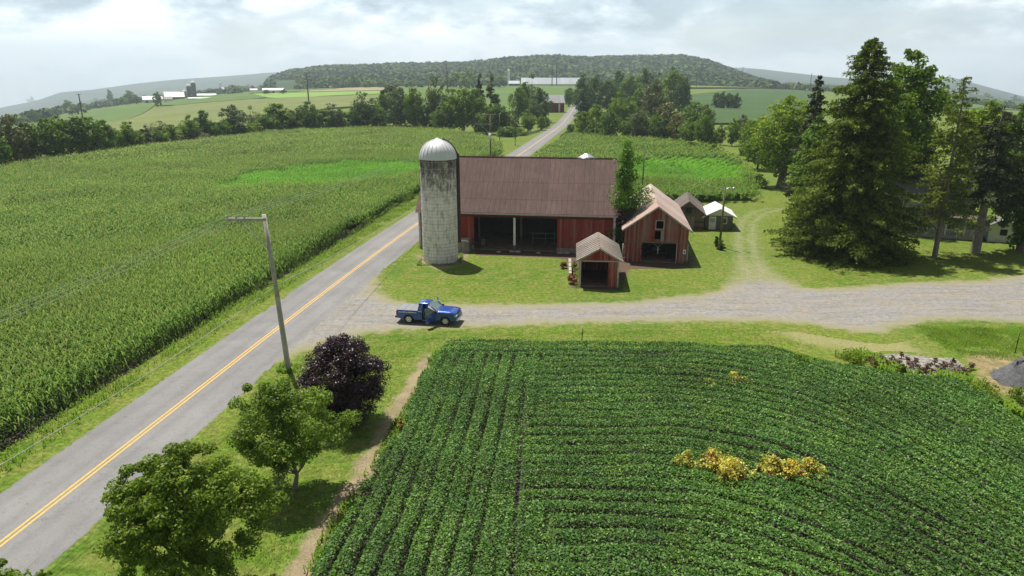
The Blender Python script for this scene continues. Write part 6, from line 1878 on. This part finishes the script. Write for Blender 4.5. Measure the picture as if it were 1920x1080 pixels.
    for i in range(nx_ + 1):
        x = -.78 + (.16 + .78) * i / nx_
        for j in range(ny_):
            y = (-1 + 2 * j / (ny_ - 1)) * .70
            vs.append((x, y, 1.735 + .06 * (1 - (y / .7) ** 2) + .03 * (1 - ((x + .3) / .5) ** 2)))
    mb.add(vs, [(i * ny_ + j, (i + 1) * ny_ + j, (i + 1) * ny_ + j + 1, i * ny_ + j + 1) for i in range(nx_) for j in range(ny_ - 1)], True)
    o = mb.build('roof', M['blue'], root); sm = o.modifiers.new('solid', 'SOLIDIFY'); sm.thickness = .05; sm.offset = 0
    MB().lathe([(.13, 0), (.12, .03), (0, .04)], 14, c=(-.35, -.05, 1.80)).build('roof_antenna', M['cover'], o)
    # glass
    mb = MB(); mb.add([(.90, -.80, 1.215), (.90, .80, 1.215), (.17, .62, 1.745), (.17, -.62, 1.745)], [(0, 1, 2, 3)])
    ws = mb.build('windscreen', M['carglass'], root); sm = ws.modifiers.new('solid', 'SOLIDIFY'); sm.thickness = .012
    mb = MB(); mb.add([(-.80, -.78, 1.17), (-.80, .78, 1.17), (-.73, .62, 1.70), (-.73, -.62, 1.70)], [(0, 3, 2, 1)])
    ws = mb.build('rear_window', M['carglass'], root); sm = ws.modifiers.new('solid', 'SOLIDIFY'); sm.thickness = .012
    for s in (-1, 1):
        mb = MB(); v = [(-.74, s * .875, 1.16), (-.46, s * .885, 1.15), (-.46, s * .70, 1.68), (-.68, s * .70, 1.66)]
        mb.add(v, [(0, 1, 2, 3) if s < 0 else (3, 2, 1, 0)]); q = mb.build('quarter_window', M['carglass'], root); sm = q.modifiers.new('solid', 'SOLIDIFY'); sm.thickness = .012
    # cabin: floor, seats, dashboard, wheel
    MB().box(-.715, .80, -.82, .82, .38, .46).build('cab_floor', M['interior'], root)
    MB().box(.60, .80, -.80, .80, .46, 1.18).build('dashboard', M['interior'], root)
    for s in (-.4, .4):
        mb = MB(); mb.box(-.42, .10, s - .26, s + .26, .50, .78); mb.hexa([(-.42, s - .26, .78), (-.28, s - .26, .78), (-.28, s + .26, .78), (-.42, s + .26, .78), (-.60, s - .24, 1.42), (-.50, s - .24, 1.42), (-.50, s + .24, 1.42), (-.60, s + .24, 1.42)])
        mb.build('seat', M['seatgrey'], root, bevel=.04)
    mb = MB()
    for i in range(16):
        a, b = i / 16 * 6.283, (i + 1) / 16 * 6.283
        mb.tube((.50 + .05 * math.sin(a), .4 + .19 * math.cos(a), 1.08 + .17 * math.sin(a)), (.50 + .05 * math.sin(b), .4 + .19 * math.cos(b), 1.08 + .17 * math.sin(b)), .018, .018, 5, cap=False)
    mb.build('steering_wheel', M['black'], root)
    # doors swung open about their front edge
    for s in (-1, 1):
        d = bpy.data.objects.new('door', None)
        mb = MB(); side([(-1.20, .42), (0, .42), (0, 1.20), (-1.20, 1.14)], -.035, .035, mb)
        d = mb.build('door', M['blue'], root, bevel=.012)
        d.location = (.79, s * (W - .03), 0); d.rotation_euler = (0, 0, s * R(-62))
        ins = .0 - s * .11
        mb = MB()
        mb.tube((-.02, 0, 1.20), (-.70, ins, 1.70), .028, .028, 6); mb.tube((-.70, ins, 1.70), (-1.17, ins, 1.68), .028, .028, 6); mb.tube((-1.17, ins, 1.68), (-1.19, 0, 1.14), .03, .03, 6)
        mb.build('window_frame', M['blue'], d)
        mb = MB(); mb.add([(-.06, 0, 1.19), (-.70, ins, 1.68), (-1.15, ins, 1.66), (-1.17, 0, 1.14)], [(0, 1, 2, 3)])
        g = mb.build('door_window', M['carglass'], d); sm = g.modifiers.new('solid', 'SOLIDIFY'); sm.thickness = .01
        a, b = sorted((-s * .037, -s * .075)); MB().box(-1.12, -.06, a, b, .52, 1.08).build('door_trim', M['interior'], d)
        mb = MB(); a, b = sorted((s * .05, s * .27)); mb.box(-.16, -.06, a, b, 1.12, 1.28); mb.build('mirror', M['black'], d, bevel=.02)
        a, b = sorted((s * .036, s * .06)); MB().box(-1.12, -.96, a, b, .98, 1.02).build('handle', M['black'], d)
    # lights, grille, bumpers
    for s in (-1, 1):
        a, b = sorted((s * .60, s * .935)); MB().box(2.42, 2.615, a, b, .84, .98).build('headlight', M['clearlamp'], root, bevel=.02)
        a, b = sorted((s * .80, s * .94)); MB().box(-2.715, -2.58, a, b, .80, 1.12).build('tail_light', M['redlamp'], root, bevel=.015)
    g = MB().box(2.56, 2.63, -.56, .56, .74, 1.0).build('grille', M['black'], root, bevel=.02)
    mb = MB(); mb.box(2.632, 2.645, -.50, .50, .84, .90); mb.lathe([(.10, 0), (0, .02)], 12, c=(2.0, 0, 0)); mb.v = mb.v[:8]; mb.f = mb.f[:6]; mb.s = mb.s[:6]
    mb.build('grille_bar', M['chrome'], g)
    MB().box(2.52, 2.74, -.88, .88, .46, .66).build('front_bumper', M['chrome'], root, bevel=.04)
    MB().box(-2.86, -2.68, -.86, .86, .46, .62).build('rear_bumper', M['black'], root, bevel=.03)
    # wheels
    for wxx in wx:
        for s in (-1, 1):
            mb = MB(); prof = [(.24, -.12), (.36, -.125), (.395, -.09), (.40, 0), (.395, .09), (.36, .125), (.24, .12)]
            n = 28; vs = []
            for (r, o) in prof:
                for i in range(n): t = 2 * math.pi * i / n; vs.append((r * math.cos(t), o, r * math.sin(t)))
            mb.add(vs, [(j * n + i, (j + 1) * n + i, (j + 1) * n + (i + 1) % n, j * n + (i + 1) % n) for j in range(len(prof) - 1) for i in range(n)], True)
            w = mb.build('wheel', M['tyre'], root); w.location = (wxx, s * .80, .40)
            mb = MB(); mb.tube((0, s * .05, 0), (0, s * .075, 0), .245, .245, 24); mb.build('hub_shadow', M['black'], w)
            mb = MB(); y0, y1 = sorted((s * .078, s * .118))
            mb.tube((0, s * .076, 0), (0, s * .125, 0), .07, .06, 12)
            for k in range(6):
                a = k * math.pi / 3; c_, s_ = math.cos(a), math.sin(a); px_, pz_ = -s_ * .045, c_ * .045
                mb.hexa([(c_ * .05 - px_, y0, s_ * .05 - pz_), (c_ * .05 + px_, y0, s_ * .05 + pz_), (c_ * .24 + px_ * 1.5, y0, s_ * .24 + pz_ * 1.5), (c_ * .24 - px_ * 1.5, y0, s_ * .24 - pz_ * 1.5),
                         (c_ * .05 - px_, y1, s_ * .05 - pz_), (c_ * .05 + px_, y1, s_ * .05 + pz_), (c_ * .24 + px_ * 1.5, y1, s_ * .24 + pz_ * 1.5), (c_ * .24 - px_ * 1.5, y1, s_ * .24 - pz_ * 1.5)])
            for k in range(24):
                a, b = k / 24 * 6.2832, (k + 1) / 24 * 6.2832
                mb.tube((.245 * math.cos(a), s * .11, .245 * math.sin(a)), (.245 * math.cos(b), s * .11, .245 * math.sin(b)), .018, .018, 4, cap=False)
            mb.build('rim', M['chrome'], w)
    # underbody
    MB().box(-2.5, 2.4, -.55, .55, .30, .42).build('chassis', M['black'], root)
    # worn white graphic along the top of the bed side
    rng = random.Random(4)
    mb = MB(); x = -2.50
    while x < -.95:
        w = rng.uniform(.05, .13); h = rng.uniform(.05, .10)
        mb.box(x, x + w, -W - .006, -W - .002, 1.00 - .02 * rng.random(), 1.00 + h); x += w + rng.uniform(.015, .04)
    mb.build('side_graphic', M['decal'], body_bed)
    return root
make_truck()

# ------------------------------------------------------------ haze: the air between here and the ridges
def haze():
    m = bpy.data.materials.new('haze_air'); m.use_nodes = True; nt = m.node_tree; nt.nodes.clear()
    o = nt.nodes.new('ShaderNodeOutputMaterial'); v = nt.nodes.new('ShaderNodeVolumePrincipled')
    v.inputs['Color'].default_value = (0.76, 0.90, 1.0, 1)
    v.inputs['Density'].default_value = HAZE
    v.inputs['Anisotropy'].default_value = 0.3
    nt.links.new(v.outputs[0], o.inputs['Volume'])
    me = bpy.data.meshes.new('haze')
    x0, x1, y0, y1, z0, z1 = -8900, 8900, -8900, 8900, -820, 400
    vs = [(x0, y0, z0), (x1, y0, z0), (x1, y1, z0), (x0, y1, z0), (x0, y0, z1), (x1, y0, z1), (x1, y1, z1), (x0, y1, z1)]
    me.from_pydata(vs, [], [(3, 2, 1, 0), (4, 5, 6, 7), (0, 1, 5, 4), (1, 2, 6, 5), (2, 3, 7, 6), (3, 0, 4, 7)])
    me.materials.append(m)
    tag(link('haze', me), kind='stuff')
HAZE = 0.00018
haze()
print('objects', len(bpy.data.objects))
